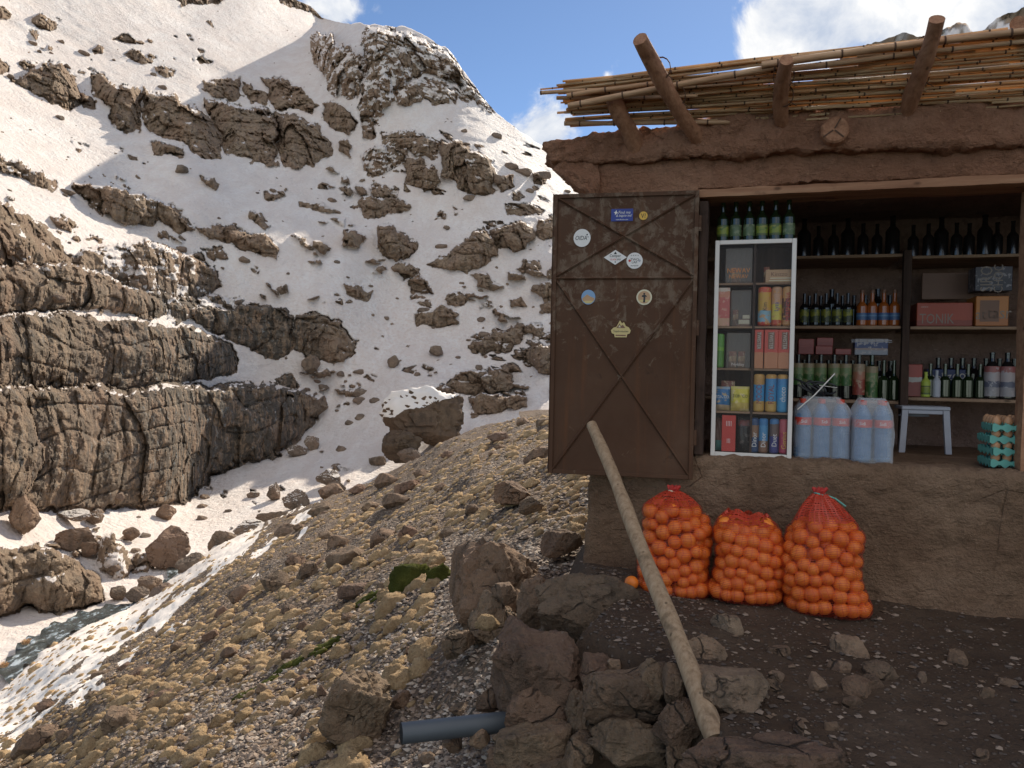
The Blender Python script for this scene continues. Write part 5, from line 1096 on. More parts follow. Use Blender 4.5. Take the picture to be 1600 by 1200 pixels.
eme = raw_mesh('egg', ICO[3][0]*np.array([.021, .021, .028])*np.where(ICO[3][0][:, 2:] > 0, np.array([[.93, .93, 1.05]]), np.array([[1, 1, .95]])), ICO[3][1], MAT['egg'], smooth=True)
for k in range(4):
    for i in range(4):
        for j in range(4):
            if k < 3 and j > 0: continue
            o = link('egg', eme); o.matrix_world = HM @ Matrix.Translation((ea[0]+.025+i*.05, .145+j*.05, zt0+k*.058+.026)) @ Matrix.Rotation(.2*math.sin(i*3+j), 4, 'X')
            tag(o, 'brown egg lying on the top tray of the stack' if k == 3 else 'brown egg held between two trays of the stack', 'egg', 'eggs on the top tray' if k == 3 else 'eggs between the trays')
# bundled water bottles in film
wm = MB(); h = .30; r = .043
prof = [(r*.8, 0), (r, .012)]
for i in range(9): prof += [(r, .02+i*.0165), (r*.95, .028+i*.0165)]
prof += [(r, .175), (r, .215), (r*.86, .24), (r*.45, .275), (.013, .285), (.013, .298)]
wbody = MB().lathe(prof, 16).mesh('body', MAT['waterpet'])
wcore = MB().lathe([(r*.7, .006), (r*.9, .02), (r*.9, .2), (r*.7, .235), (r*.3, .262)], 12).mesh('water_fill', clear_mat('bottle_water', (.2, .38, .55), .55, .1, (.7, .86, 1.)))
wl = MB().lathe([(r*1.005, .175), (r*1.015, .176), (r*1.015, .214), (r*1.005, .215)], 16)
for a_ in (0., 2.1, 4.2):
    V_, F_ = text_mesh('Sidi'); V_ = V_-np.array([(V_[:, 0].max()+V_[:, 0].min())/2, (V_[:, 1].max()+V_[:, 1].min())/2, 0])
    wl.add([(r*1.03*math.cos(a_+p[0]*.022/r), r*1.03*math.sin(a_+p[0]*.022/r), .195+p[1]*.024) for p in V_], F_, 1)
wl = wl.mesh('paper_label', [flat('water_label', (.55, .06, .04), .4), MAT['white']])
wcap = MB().lathe([(.0155, .288), (.016, .29), (.016, .308), (.013, .311)], 12).mesh('cap', MAT['capred'])
def film_mesh(x0, x1, y0, y1, hh, seed):
    n, m = 44, 26; V = []; cxm, cym = (x0+x1)/2, (y0+y1)/2; a_, b_ = (x1-x0)/2, (y1-y0)/2
    for j in range(m+1):
        t_ = j/m
        for i in range(n):
            w = 2*math.pi*i/n; e = 4.; rr = (abs(math.cos(w))**e+abs(math.sin(w))**e)**(-1/e)
            k = 1 if t_ < .68 else 1-.5*((t_-.68)/.32)**1.6
            V.append((cxm+a_*rr*math.cos(w)*k, cym+b_*rr*math.sin(w)*k, hh*min(1., t_*1.06)))
    V = np.array(V); V[:, :2] += .011*np.stack([fbm(V*np.array([17, 17, 7])+seed, 5, 300, .65), fbm(V*np.array([17, 17, 7])+seed+5, 5, 301, .65)], 1)
    a = np.arange(m*n).reshape(m, n); f = np.stack([a, np.roll(a, -1, 1), np.roll(a, -1, 1)+n, a+n], 2).reshape(-1, 4)
    return raw_mesh('plastic_wrap', V, f, MAT['film'], smooth=False)
for (pa, pb_, dd, lab, nb2, rows, side) in ((1240, 1330, .10, 'clear wrapped bundle of water bottles next to the cabinet', 3, 2, 'left'), (1334, 1398, .06, 'clear wrapped bundle of water bottles with crinkled film at its right side', 2, 2, 'right')):
    x0 = loc(pa, 700, dd)[0]; x1 = loc(pb_, 700, dd)[0]; st_ = (x1-x0)/nb2
    for i in range(nb2):
        for j in range(rows):
            t = thing('water_bottle', x0+st_*(i+.5), dd+.05+j*.092, ZLED+.002, 'red capped water bottle in the '+side+' wrapped bundle'+(', front row' if j == 0 else ', back row'), 'water bottle', 'water bottles in the '+side+' bundle, '+('front' if j == 0 else 'back')+' row', random.choice([-1.5, -1.75, -1.35]))
            for nm, me in (('body', wbody), ('water_fill', wcore), ('paper_label', wl), ('cap', wcap)): link(nm, me, t)
    o = link('plastic_wrap', film_mesh(x0-.004, x1+.004, dd-.004, dd+.05+rows*.092, .325, pa)); o.matrix_world = HM @ Matrix.Translation((0, 0, ZLED)); tag(o, lab.replace('bundle of water bottles', 'film round the water bottles'), 'plastic wrap')
# dark strap and silver rod tossed on the bundle
sm_ = MB(); c = loc(1275, 612, .14)
for k in range(5):
    w = np.linspace(0, 2*math.pi*.8, 16); sm_.tube([c+np.array([.06*math.cos(q+k)*(1+.3*math.sin(k*2))-.02*k+.04, .02*math.sin(q*2+k), .02+.045*math.sin(q+k*.7)*(.6+.1*k)]) for q in w], .005, 6)
ob = sm_.build('strap', MAT['black']); ob.matrix_world = HM; tag(ob, 'tangled black strap lying on the left water bundle', 'strap')
m_ = MB().tube([loc(1246, 640, .08), loc(1272, 618, .10), loc(1304, 584, .16)], .0045, 8).tube([loc(1280, 602, .12), loc(1308, 606, .13)], .0025, 6)
ob = m_.build('metal_rod', flat('silver_rod', (.5, .48, .45), .3, .8)); ob.matrix_world = HM; tag(ob, 'thin silver rod slanting across the black strap', 'rod')

# ---------------------------------------------------------------- orange sacks
def sack(px0, px1, py0, py1, d, label, cat_grp, seed, loose, n_or=95, tie=None, lean=0.):
    a = loc(px0, py1, d); c = loc(px1, py1, d); s0, s1 = a[0], c[0]; w = s1-s0; zt_ = loc((px0+px1)/2, py0, d)[2]
    g = hw((s0+s1)/2, d, 0); zg = t_z(g[0], g[1])-.005; h = zt_-zg; dep = .30; RO = .036
    r = np.random.default_rng(seed); ho = h*(1-loose)
    n = 165
    P = np.stack([r.uniform(-.5, .5, n)*w, r.uniform(-.5, .5, n)*dep, r.uniform(0, 1, n)*ho], 1)
    def prof(z):     # half width along the height
        t_ = np.clip(z/ho, 0, 1.2); return np.interp(t_, [0, .12, .35, .7, .9, 1.0, 1.2], [.94, 1.0, 1.0, .98, .92, .74, .4])
    rad = RO*r.uniform(.82, 1.13, n)
    for it in range(260):
        D = P[:, None]-P[None]; L = np.linalg.norm(D, axis=2)+np.eye(n); mn = rad[:, None]+rad[None]; ov = np.clip(mn*.985-L, 0, None)*(1-np.eye(n))
        P += (D/L[..., None]*ov[..., None]*.32).sum(1); P[:, 2] -= .0012 if it < 230 else 0
        k = prof(P[:, 2]); A_ = w/2*k-rad; B_ = dep/2*k-rad; q = (np.abs(P[:, 0]/A_)**3+np.abs(P[:, 1]/B_)**3)**(1/3); f = np.where(q > 1, 1/q, 1)
        P[:, 0] *= f; P[:, 1] *= f; P[:, 2] = np.clip(P[:, 2], rad*.9, ho-rad*.5)
    P[:, 0] += lean*P[:, 2]/h+.016*np.sin(P[:, 2]*16+seed)+.02*np.sign(P[:, 0])*np.clip(1-P[:, 2]/.09, 0, 1); P[:, 2] += .014*np.sin(P[:, 0]*23+seed)*np.clip(P[:, 2]/.2, 0, 1)
    # which of them show: those towards the front, sides and top
    k = prof(P[:, 2]); A0 = np.arctan2(P[:, 1], P[:, 0]); sc_ = np.maximum(-P[:, 1]/(dep/2*k), np.maximum(np.abs(P[:, 0])/(w/2*k)*.8-np.clip(P[:, 1], 0, 1)*3, (P[:, 2]/ho-.25)*.9-np.clip(P[:, 1], 0, 1)*2))
    keep = np.argsort(-sc_)[:n_or]
    base = np.array([(s0+s1)/2, d+.0, zg])
    for i in keep:
        o = link('orange', OME); o.matrix_world = HM @ Matrix.Translation(base+P[i]) @ Matrix.Rotation(r.uniform(0, 6), 4, Vector(r.normal(size=3))); q = rad[i]/RO; o.scale = (q, q, q*r.uniform(.93, 1.))
        tag(o, 'orange seen through the net of the '+cat_grp, 'orange', 'oranges in the '+cat_grp)
    # net drawn tight over the fruit
    nA, nZ = 96, 70; TA = np.arange(nA)*2*math.pi/nA; zz = np.linspace(-.004, ho*1.0, nZ); Rr = np.zeros((nZ, nA))
    for j, z in enumerate(zz):
        near = np.abs(P[:, 2]-z) < rad+.004
        Q = P[near]; rr = np.sqrt(np.clip((rad[near]+.003)**2-(Q[:, 2]-z)**2, 0, None))
        cx_ = lean*z/h
        for i, t_ in enumerate(TA):
            u = np.array([math.cos(t_), math.sin(t_)]); e = Q[:, :2]-np.array([cx_, 0]); al = e @ u; pe = e @ np.array([-u[1], u[0]]); m = np.abs(pe) < rr
            k2 = float(prof(np.array([z]))[0]); lo_ = .80*(abs(math.cos(t_)/(w/2*k2))**3+abs(math.sin(t_)/(dep/2*k2))**3)**(-1/3)
            Rr[j, i] = max(lo_, (al[m]+np.sqrt(rr[m]**2-pe[m]**2)).max() if m.any() else 0)
    for _ in range(2):
        mx = np.maximum.reduce([np.roll(Rr, s_, 1) for s_ in (-2, -1, 0, 1, 2)]); mx = np.maximum(mx, np.r_[mx[1:], mx[-1:]]); mx = np.maximum(mx, np.r_[mx[:1], mx[:-1]]); Rr = .5*Rr+.5*mx
        Rr = (Rr+np.roll(Rr, 1, 1)+np.roll(Rr, -1, 1))/3
    # loose neck above the fruit
    top = Rr[-1]; ext = []; nn_ = 22
    for k in range(1, nn_+1):
        t_ = k/nn_; zz2 = ho+(h-ho)*t_
        if tie: rr = top*(1-t_)**.75+.018*(1+.35*np.sin(TA*9+seed))*t_
        else: rr = top*(1-.35*t_)
        ext.append((zz2, rr*(1+.03*np.sin(TA*11+5*t_)*min(1, 3*t_))))
    rows = [(z, R_) for z, R_ in zip(zz, Rr)]+ext; V = []; U = []
    for j, (z, rr) in enumerate(rows):
        t_ = max(0, (z-ho)/(h-ho+1e-6))
        for i, a_ in enumerate(TA):
            yy = rr[i]*math.sin(a_); zz_ = z
            if not tie: yy *= (1-.75*t_); zz_ = z-.35*(h-ho)*t_*(.5+.5*math.cos(a_-.4))+.012*math.sin(a_*5)*t_
            V.append((base[0]+lean*min(z, h)/h+rr[i]*math.cos(a_), base[1]+yy+.035*t_, base[2]+zz_)); U.append((a_/(2*math.pi), z/.45, .25*min(1, max(0, (z-ho*.93)/(h-ho*.93)))+(.42 if t_ > .05 else 0)+.35*t_*t_))
    nr = len(rows); a_ = np.arange(nr*nA).reshape(nr, nA)[:-1]; f = np.stack([a_, np.roll(a_, -1, 1), np.roll(a_, -1, 1)+nA, a_+nA], 2).reshape(-1, 4)
    me = raw_mesh('net', V, f, MAT['net'], smooth=True); at_ = me.attributes.new('netuv', 'FLOAT_VECTOR', 'POINT'); at_.data.foreach_set('vector', np.array(U, np.float32).ravel())
    t = empty('net_sack', HM @ Matrix.Translation(base), label, 'net sack'); inv = Matrix.Translation(-base)
    o = link('net', me, t); o.matrix_local = inv
    if tie:
        m_ = MB(); tp = np.array([lean, .035, h]);
        ring = [tp+np.array([.024*math.cos(q), .024*math.sin(q), -.004+.004*math.sin(2*q)]) for q in np.linspace(0, 2*math.pi, 14)]
        for k in range(9):
            q = k*2.4; m_.tube([tp+np.array([.008*math.cos(q), .008*math.sin(q), -.01]), tp+np.array([.02*math.cos(q), .016*math.sin(q), .012]), tp+np.array([.034*math.cos(q+.4), .02*math.sin(q), .018+.012*math.sin(k*3)])], [.011, .012, .007], 7)
        m_.build('gathered_top', MAT['netknot'], t); MB().tube(ring, .004, 6).build('tie', MAT[tie], t)
        if tie == 'teal': MB().tube([tp+np.array([.02, 0, -.006]), tp+np.array([.07, -.01, -.022]), tp+np.array([.115, -.012, -.055])], .004, 6).build('string_end', MAT['teal'], t)
OME = raw_mesh('orange', ICO[4][0]*.0345, ICO[4][1], MAT['orange'], smooth=True)
sack(1001, 1114, 768, 946, -.22, 'left orange net sack with a knotted peak, beside the leaning stick', 'left sack', 3, .13, 96, 'cream', -.03)
sack(1109, 1224, 800, 962, -.24, 'middle orange net sack with a slumped open top', 'middle sack', 5, .12, 92, None, .0)
sack(1221, 1355, 772, 968, -.27, 'right orange net sack tied off with a green string', 'right sack', 8, .24, 102, 'teal', -.03)
p = t_pix(988, 924); o = link('orange', OME); o.location = p+np.array([0, .03, .034]); tag(o, 'single orange lying at the foot of the left sack behind the stick', 'orange')

# ---------------------------------------------------------------- leaning stick and drain pipe
foot = t_pix(1118, 1166); A = foot+np.array([0, .0, .02]); tl_ = at(925, 664, 3.93); d_ = tl_-A
pts = [A+d_*t+np.array([.004*math.sin(3.2*t*math.pi)+.006*math.sin(math.pi*t), 0, .0])*1. for t in np.linspace(0, 1, 26)]
t_ = np.linspace(0, 1, 26); rr = np.interp(t_, [0, .03, .15, .6, 1], [.033, .036, .0345, .031, .027])*(1+.035*np.sin(t_*23)+.02*np.sin(t_*51))
stk = MB().tube(pts, rr, 18, jit=.06).build('leaning_stick', MAT['stick']); tag(stk, 'long bare wooden stick propped against the metal shutter', 'stick')
pa, pb_ = at(806, 1126, 3.12), at(627, 1146, 2.98)
u = (pb_-pa)/np.linalg.norm(pb_-pa); pp = [pa+(pb_-pa)*t for t in np.linspace(0, 1, 12)]
pm = MB().tube(pp, .040, 22, 0, cap=False); pm.tube([pb_, pb_+u*.001, pb_+u*.001, pb_-u*.25], [.040, .0385, .036, .036], 22, 1, cap=False)
pm.tube([pb_-u*.24, pb_-u*.241], [.036, .001], 22, 1, cap=False)
tag(pm.build('drain_pipe', [MAT['pipe'], MAT['pipe_dark']]), 'grey plastic pipe poking out of the stone wall', 'pipe')

# ---------------------------------------------------------------- rocks
RM = {}
MAT['snow_cap'] = flat('snow_cap', (.8, .74, .67), .7, var=.06, sc=2.)
def rock_obj(name, seed, size, loc_, rotz, mat, label=None, cat='rock', group=None, sub=4, **k):
    key = (seed, sub, mat, tuple(sorted(k.items())))
    if key not in RM:
        P, Fs = rock_shape(seed, sub, **k); RM[key] = raw_mesh('rock', P, Fs, MAT[mat], smooth=False)
        if sub >= 4:
            RM[key].polygons.foreach_set('use_smooth', np.ones(len(Fs), bool))
            try: RM[key].set_sharp_from_angle(angle=R(24))
            except Exception: pass
    o = link(name, RM[key]); o.scale = size; o.location = loc_; o.rotation_euler = (0, 0, rotz); return tag(o, label, cat, group)
def rock_box(name, x0, y0, x1, y1, Y, seed, mat, label=None, group=None, dep=1., sub=5, tilt=0., cat='rock', **k):
    """a rock whose outline spans a pixel box at distance Y"""
    if 101 <= seed <= 120: k.setdefault('boxy', 3.); k.setdefault('planes', 16)
    c = at((x0+x1)/2, (y0+y1)/2, Y); s = Y/FPX; sx, sz = (x1-x0)/2*s, (y1-y0)/2*s
    dd = (sx+sz)/2*dep; g_ = 1.1 if 101 <= seed <= 120 else 1.03
    o = rock_obj(name, seed, (sx*g_, dd, sz*g_), c, 0, mat, label, cat, group, sub, **k); o.rotation_euler = (0, tilt, 0); return o
# the dry stone edge of the terrace
W_ = 'stones of the terrace wall'
for (x0, y0, x1, y1, Y, seed, mat, lab, k) in [
  (772, 984, 918, 1135, 3.12, 101, 'rock_red', 'big reddish flat topped stone at the corner of the terrace wall', dict(flat_top=.8, dep=.9, boxy=3.)),
  (792, 1072, 880, 1156, 3.02, 102, 'rock_red', 'dark red stone under the big flat topped one in the terrace wall', dict(dep=.9)),
  (774, 1130, 890, 1200, 2.92, 103, 'rock_grey', 'pale edged stone under the pipe in the terrace wall', dict(dep=1.)),
  (764, 1172, 870, 1215, 2.88, 104, 'rock_near', 'lowest left stone of the terrace wall at the picture edge', dict(dep=1.)),
  (884, 1080, 934, 1156, 2.92, 105, 'rock_near', 'upright brown stone between the two largest wall stones', dict()),
  (856, 1128, 894, 1164, 2.88, 106, 'rock_near', 'small square stone low in the terrace wall', dict(sub=4)),
  (916, 1040, 1048, 1134, 2.82, 107, 'rock_near', 'large brown slab like stone in the middle of the terrace wall', dict(dep=.8, flat_top=.8)),
  (926, 1124, 1050, 1204, 2.72, 108, 'rock_grey', 'large olive brown stone low in the middle of the terrace wall', dict(dep=.8)),
  (906, 1026, 956, 1070, 3.0, 109, 'rock_red', 'small purple stone on top of the wall beside the large slab', dict(sub=4)),
  (947, 1029, 970, 1048, 3.0, 110, 'rock_pale', 'small pale stone resting on the wall top', dict(sub=4)),
  (1002, 1036, 1040, 1098, 2.78, 111, 'rock_grey', 'thin upright pale sliver of stone in the wall', dict(tilt=-.35)),
  (1036, 1042, 1074, 1106, 2.7, 112, 'rock_near', 'upright stone between the sliver and the stick', dict()),
  (1028, 1092, 1090, 1166, 2.62, 113, 'rock_red', 'slanting dark stone right of the large slab', dict(tilt=.5, dep=.8)),
  (1060, 1092, 1108, 1176, 2.66, 114, 'rock_near', 'tall brown stone just left of the foot of the stick', dict(dep=.45)),
  (1040, 1156, 1078, 1200, 2.6, 115, 'rock_near', 'small dark stone near the bottom edge of the wall', dict(sub=4)),
  (1076, 1158, 1306, 1240, 2.22, 116, 'rock_red', 'broad flat purple stone at the bottom beside the foot of the stick', dict(flat_top=.7, dep=.7)),
  (880, 1150, 930, 1204, 2.8, 117, 'rock_near', 'dark stone filling the gap between the two lowest large wall stones', dict()),
  (836, 1186, 900, 1220, 2.78, 118, 'rock_grey', 'flat stone at the very bottom of the wall', dict()),
  (1070, 995, 1136, 1044, 3.0, 119, 'rock_pale', 'rounded pale olive stone on the terrace behind the stick', dict()),
  (1086, 1050, 1205, 1132, 2.62, 120, 'rock_pale', 'large pale grey slab half buried in the terrace beside the stick', dict(flat_top=.6, dep=.9)),
  (808, 900, 880, 985, 3.95, 121, 'rock_near', 'rounded brown boulder left half of the pair below the hut corner', dict(dep=.8)),
  (838, 896, 995, 1004, 3.72, 122, 'rock_grey', 'wide olive grey boulder below the hut corner', dict(dep=.75)),
  (700, 846, 852, 1000, 4.75, 123, 'rock_near', 'big rounded brown boulder on the slope left of the hut', dict(dep=.9)),
  (732, 925, 822, 1032, 4.3, 124, 'rock_grey', 'lower lobe of rock leaning on the big boulder', dict(dep=.8)),
  (690, 985, 742, 1030, 4.1, 125, 'rock_grey', 'low grey rock at the left foot of the big boulder', dict()),
  (768, 912, 808, 945, 4.25, 126, 'rock_near', 'small block lodged on the front of the big boulder', dict(sub=4)),
  (744, 1074, 782, 1118, 3.25, 127, 'rock_near', 'pointed brown rock left of the terrace wall, above the pipe', dict()),
  (506, 1052, 606, 1178, 4.0, 143, 'rock_grey', 'tall slanting sunlit rock on the scree left of the pipe', dict(tilt=.35, dep=.8, boxy=4., planes=8)),
  (734, 1136, 766, 1168, 3.05, 129, 'rock_pale', 'small pale stone under the pipe', dict(sub=4)),
  (690, 1150, 722, 1176, 3.1, 130, 'rock_near', 'small dark stone under the middle of the pipe', dict(sub=4)),
  (845, 828, 912, 870, 5.3, 131, 'rock_near', 'long dark rock just left of the hut wall', dict(flat_top=.7)),
  (810, 776, 850, 804, 7.2, 132, 'rock_grey', 'grey flat rock among the cushions left of the shutter', dict()),
  (772, 752, 830, 792, 8.4, 133, 'rock_near', 'dark brown rock uphill among the cushions', dict()),
  (612, 1080, 645, 1116, 4.15, 134, 'rock_near', 'narrow dark stone on the scree casting a long shadow', dict(sub=4, tilt=.6)),
]:
    rock_box('stone' if seed < 121 else 'boulder', x0, y0, x1, y1, Y, seed, mat, lab, None, cat='stone' if seed < 121 else 'boulder', **k)
# earth packed behind and between the wall stones
rr_ = np.random.default_rng(12)
for k in range(46):      # chinking stones
    px = rr_.uniform(800, 1120); py = rr_.uniform(1030+(px-800)*.1, 1200); Y = np.interp(px, [780, 900, 1050, 1150], [3.16, 3.02, 2.78, 2.5])*(1-.00012*(py-1050))+.05; s = rr_.uniform(8, 22)
    rock_box('stone', px-s, py-s*.7, px+s, py+s*.7, Y, 140+k % 8, ['rock_near', 'rock_grey', 'rock_red'][k % 3], 'small filler stone wedged between the large stones of the terrace wall', 'filler stones in the terrace wall', cat='stone', sub=3)
# flat stones and chips on the terrace
for k, (x0, y0, x1, y1) in enumerate([(1300, 1002, 1360, 1024), (1205, 1012, 1234, 1028), (1350, 1035, 1404, 1062), (1300, 1034, 1330, 1052), (1316, 1066, 1368, 1088), (1352, 1060, 1384, 1078), (1258, 1064, 1298, 1080), (1326, 1084, 1346, 1110), (1485, 1018, 1518, 1040), (1436, 1056, 1452, 1070), (1244, 1128, 1262, 1150), (1306, 1174, 1322, 1190), (1205, 1054, 1226, 1068), (1185, 1048, 1206, 1078), (1535, 1084, 1556, 1096), (1570, 1062, 1590, 1078), (1298, 1136, 1312, 1150), (1532, 1182, 1552, 1196), (1110, 970, 1170, 986)]):
    p = t_pix((x0+x1)/2, y1-3); s = p[1]/FPX
    rock_obj('flat_stone', 160+k % 7, ((x1-x0)/2*s, (y1-y0)/2*s*2.1, .018+.0006*(x1-x0)), p+np.array([0, .02, .002]), .3*k, 'rock_near' if k % 3 else 'rock_pale', 'flat pale stone lying in the dark dirt of the terrace', 'stone', 'flat stones on the terrace', 4, flat_top=.6)
# loose chips: gravel on terrace and scree
def scatter_mesh(pts, sizes, shapes, mats, name, flatz=.6, seed=0, smooth=False, orient=None):
    r = np.random.default_rng(seed); V = []; Fs = []; b = 0; mi = []
    for p, s, in zip(pts, sizes):
        SV, SF = shapes[r.integers(len(shapes))]; a = r.uniform(0, 6.28); ca, sa = math.cos(a), math.sin(a)
        Q = SV*np.array([s*r.uniform(.8, 1.5), s, s*flatz*r.uniform(.6, 1.2)]) if orient is None else SV*np.array([s*r.uniform(1., 1.4), s*r.uniform(.8, 1.1), s*flatz*r.uniform(.8, 1.2)])
        if orient is not None: a = orient+r.normal()*.35; ca, sa = math.cos(a), math.sin(a)
        Q = np.stack([Q[:, 0]*ca-Q[:, 1]*sa, Q[:, 0]*sa+Q[:, 1]*ca, Q[:, 2]], 1)
        if orient is not None: Q[:, 2] += .5*Q[:, 0]
        V.append(Q+p); Fs.append(SF+b); b += len(SV); mi.append(np.full(len(SF), r.integers(len(mats))))
    return raw_mesh(name, np.concatenate(V), np.concatenate(Fs), mats, np.concatenate(mi), smooth)
def chip_shape(k):
    r = np.random.default_rng(k); V = np.array([(1, 0, 0), (-1, 0, 0), (0, 1, 0), (0, -1, 0), (0, 0, 1), (0, 0, -1), (.7, .7, .5), (-.6, .6, -.5)], float)*r.uniform(.6, 1.1, (8, 3))+r.normal(size=(8, 3))*.13
    import bmesh
    bm = bmesh.new(); [bm.verts.new(v) for v in V]; bmesh.ops.convex_hull(bm, input=bm.verts); bm.verts.index_update()
    o = (np.array([v.co[:] for v in bm.verts]), np.array([[v.index for v in f.verts] for f in bm.faces])); bm.free(); return o
chip = [chip_shape(300+k) for k in range(12)]
pts = []; sz = []; r = np.random.default_rng(20)
while len(pts) < 6000:
    X, Y = r.uniform(-.2, 3.2), 1.3+3.0*r.random()**1.0
    if X < t_edge(Y)-.12: continue
    dn = .5+.5*math.sin(3*X+2*Y)*math.sin(2.1*Y-X)
    if r.random() > .12+.5*dn+1.2*math.exp(-((X-t_edge(Y)-.15)/.25)**2): continue
    s = .003+.015*r.random()**4; pts.append((X, Y, t_z(X, Y)+s*.2)); sz.append(s)
g = link('terrace_gravel', scatter_mesh(np.array(pts), sz, chip, [MAT['chip_brown'], MAT['chip_dark'], MAT['chip_dark'], MAT['chip_brown'], MAT['rock_pale']], 'terrace_gravel', .5, 21)); tag(g, 'grey and pale gravel strewn over the dark terrace dirt', 'gravel', kind='stuff')
pts = []; sz = []
pxs = r.uniform(-150, 1000, 130000); pys = r.uniform(650, 1290, 130000); fp, fY, fs = f_point(pxs, pys); edp = np.interp(pxs, *zip(*F_EDGE))
gz = fbm(fp*.7, 3, 400)
ok = (pys > edp+6) & (fs < .4) & (r.random(130000) < np.clip(.45+1.2*gz+np.clip(7-fY, -3, 3)*.12, .08, 1))
for p, Y in zip(fp[ok][:42000], fY[ok]): s = (.006+.022*r.random()**3)*(1+.05*Y)*min(1., .35+.09*Y); pts.append(p+np.array([0, 0, s*.25])); sz.append(s)
g = link('scree', scatter_mesh(np.array(pts), sz, chip, [MAT['chip_pale'], MAT['chip_brown'], MAT['chip_brown'], MAT['chip_dark']], 'scree', .6, 22)); tag(g, 'loose brown and pale scree between the cushions of the hillside', 'scree', kind='stuff')

# ---------------------------------------------------------------- cushion plants
def cushion_shape(seed, sub=4):
    V, Fs = ICO[sub]; P = V.copy(); r = np.random.default_rng(seed)
    n = r.normal(size=(9, 3)); n[:, 2] = abs(n[:, 2])*.6; n /= np.linalg.norm(n, axis=1)[:, None]
    lob = np.max(np.exp(-((V[:, None]-n[None])**2).sum(2)/.22), axis=1)
    P = V*(.78+.27*lob+.10*fbm(V*4+seed, 3, seed)+.06*fbm(V*13+seed, 2, seed+3))[:, None]; P = P*(1+r.normal(size=len(P))*(.045 if sub > 3 else .02))[:, None]; P[:, 2] = np.where(P[:, 2] < 0, P[:, 2]*.45, P[:, 2]); return P, Fs
cush_hi = [raw_mesh('cushion_plant', *cushion_shape(500+k, 4), MAT['cushion'], smooth=True) for k in range(8)]
cush_lo = [cushion_shape(520+k, 2) for k in range(8)]; cush_far = [cushion_shape(560+k, 1) for k in range(8)]
moss_hi = [raw_mesh('green_cushion', *cushion_shape(540+k, 4), MAT['moss'], smooth=True) for k in range(3)]
r = np.random.default_rng(31); n0 = 62000
pxs = r.uniform(-140, 930, n0); pys = r.uniform(640, 1290, n0); fp, fY, fs = f_point(pxs, pys); edp = np.interp(pxs, *zip(*F_EDGE))
cl = fbm(fp*np.array([.8, .8, .8]), 3, 410)
want = np.clip(.78+1.6*cl, .06, 1)*np.clip((fY-2.9)/2.6, .05, 1)*np.where(fs > .45, .5, 1.)*np.where((pxs > 560) & (pys > 1040), .1, 1.)*np.where((pys-1000)+.5*(pxs-400) > 60, .35, 1.)
bad = (pxs > 690) & (pys > 840) & (pxs < 1000)
ok = (pys > edp+3) & (r.random(n0) < want) & ~bad
C = np.c_[fp[ok], fY[ok], pxs[ok], pys[ok]]
S = (.022+.082*r.random(len(C))**2.5)*np.clip(.8+.9*fbm(C[:, :3]*1.3, 2, 415), .5, 1.5)*np.interp(C[:, 3], [4, 10, 25], [.9, 1., 1.5])
# thin out overlaps
take = []; cell = {}
for i in np.argsort(-S):
    p = C[i, :3]; k = (int(p[0]/.3), int(p[1]/.3)); near = [j for a in (-1, 0, 1) for b_ in (-1, 0, 1) for j in cell.get((k[0]+a, k[1]+b_), ())]
    if all((C[j, 0]-p[0])**2+(C[j, 1]-p[1])**2 > (1.02*(S[i]+S[j]))**2 for j in near): take.append(i); cell.setdefault(k, []).append(i)
take = np.array(take); inframe = (C[take, 4] > -8) & (C[take, 5] < 1205) & (C[take, 4] < 915); big_ = take[inframe][np.argsort(-(S/C[:, 3])[take[inframe]])]; hi_ = big_[:292]; rest = np.array(sorted(set(take)-set(hi_)))
for n_, i in enumerate(hi_):
    s = S[i]; o = link('cushion_plant', cush_hi[n_ % 8]); o.location = C[i, :3]+np.array([0, 0, -.12*s]); el = r.uniform(1.0, 1.4)
    o.scale = (s*el, s*r.uniform(.8, 1.1), s*r.uniform(.8, 1.1)); o.rotation_euler = (0, -.45, r.normal()*.35+.1)
    tag(o, 'dry tan cushion plant on the brown hillside', 'cushion plant', 'dry cushion plants on the hillside')
far_ = C[rest, 3] > 11
for sel_, shp_, lab_ in ((rest[~far_], cush_lo, 'smaller tan cushion plants packed between the larger ones on the near hillside'), (rest[far_], cush_far, 'far off tan cushion plants covering the upper and lower hillside')):
    g = link('cushion_cover', scatter_mesh(C[sel_, :3]-np.array([0, 0, .1])*S[sel_][:, None], S[sel_], shp_, [MAT['cushion']], 'cushion_cover', .95, 33, True, orient=.1)); tag(g, lab_, 'ground cover', kind='stuff')
if 0: tag(g, 'far off tan cushion plants covering the hillside', 'ground cover', kind='stuff')
# special cushions
def cush_at(px, py, wpx, hpx, meshes, lab, name='cushion_plant', Y=None, cat='cushion plant', rot=0., tilt=-.3):
    p, Yf, _s = f_point(px, py); p = np.array(p); Yf = float(Yf)
    if Y: p = at(px, py, Y); Yf = Y
    s = Yf/FPX; o = link(name, meshes); o.location = p; o.scale = (wpx/2*s, wpx/2*s*.8, hpx*s*.95); o.rotation_euler = (0, tilt, rot); return tag(o, lab, cat)
cush_at(632, 1072, 56, 24, cush_hi[2], 'bushy round tan cushion beside the tall slanting rock', tilt=0)
cush_at(762, 978, 40, 20, cush_hi[3], 'tan cushion plant growing on the lower lobe of the big boulder', Y=4.02, tilt=0); cush_at(800, 1000, 40, 26, cush_hi[4], 'dim tan cushion in the gap under the boulders', Y=3.6, tilt=-.3)
cush_at(645, 926, 84, 44, moss_hi[0], 'dark green mossy mound left of the big boulder', 'green_cushion', cat='moss mound'); cush_at(690, 910, 44, 30, moss_hi[1], 'small dark green mound beside the larger green one', 'green_cushion', cat='moss mound')
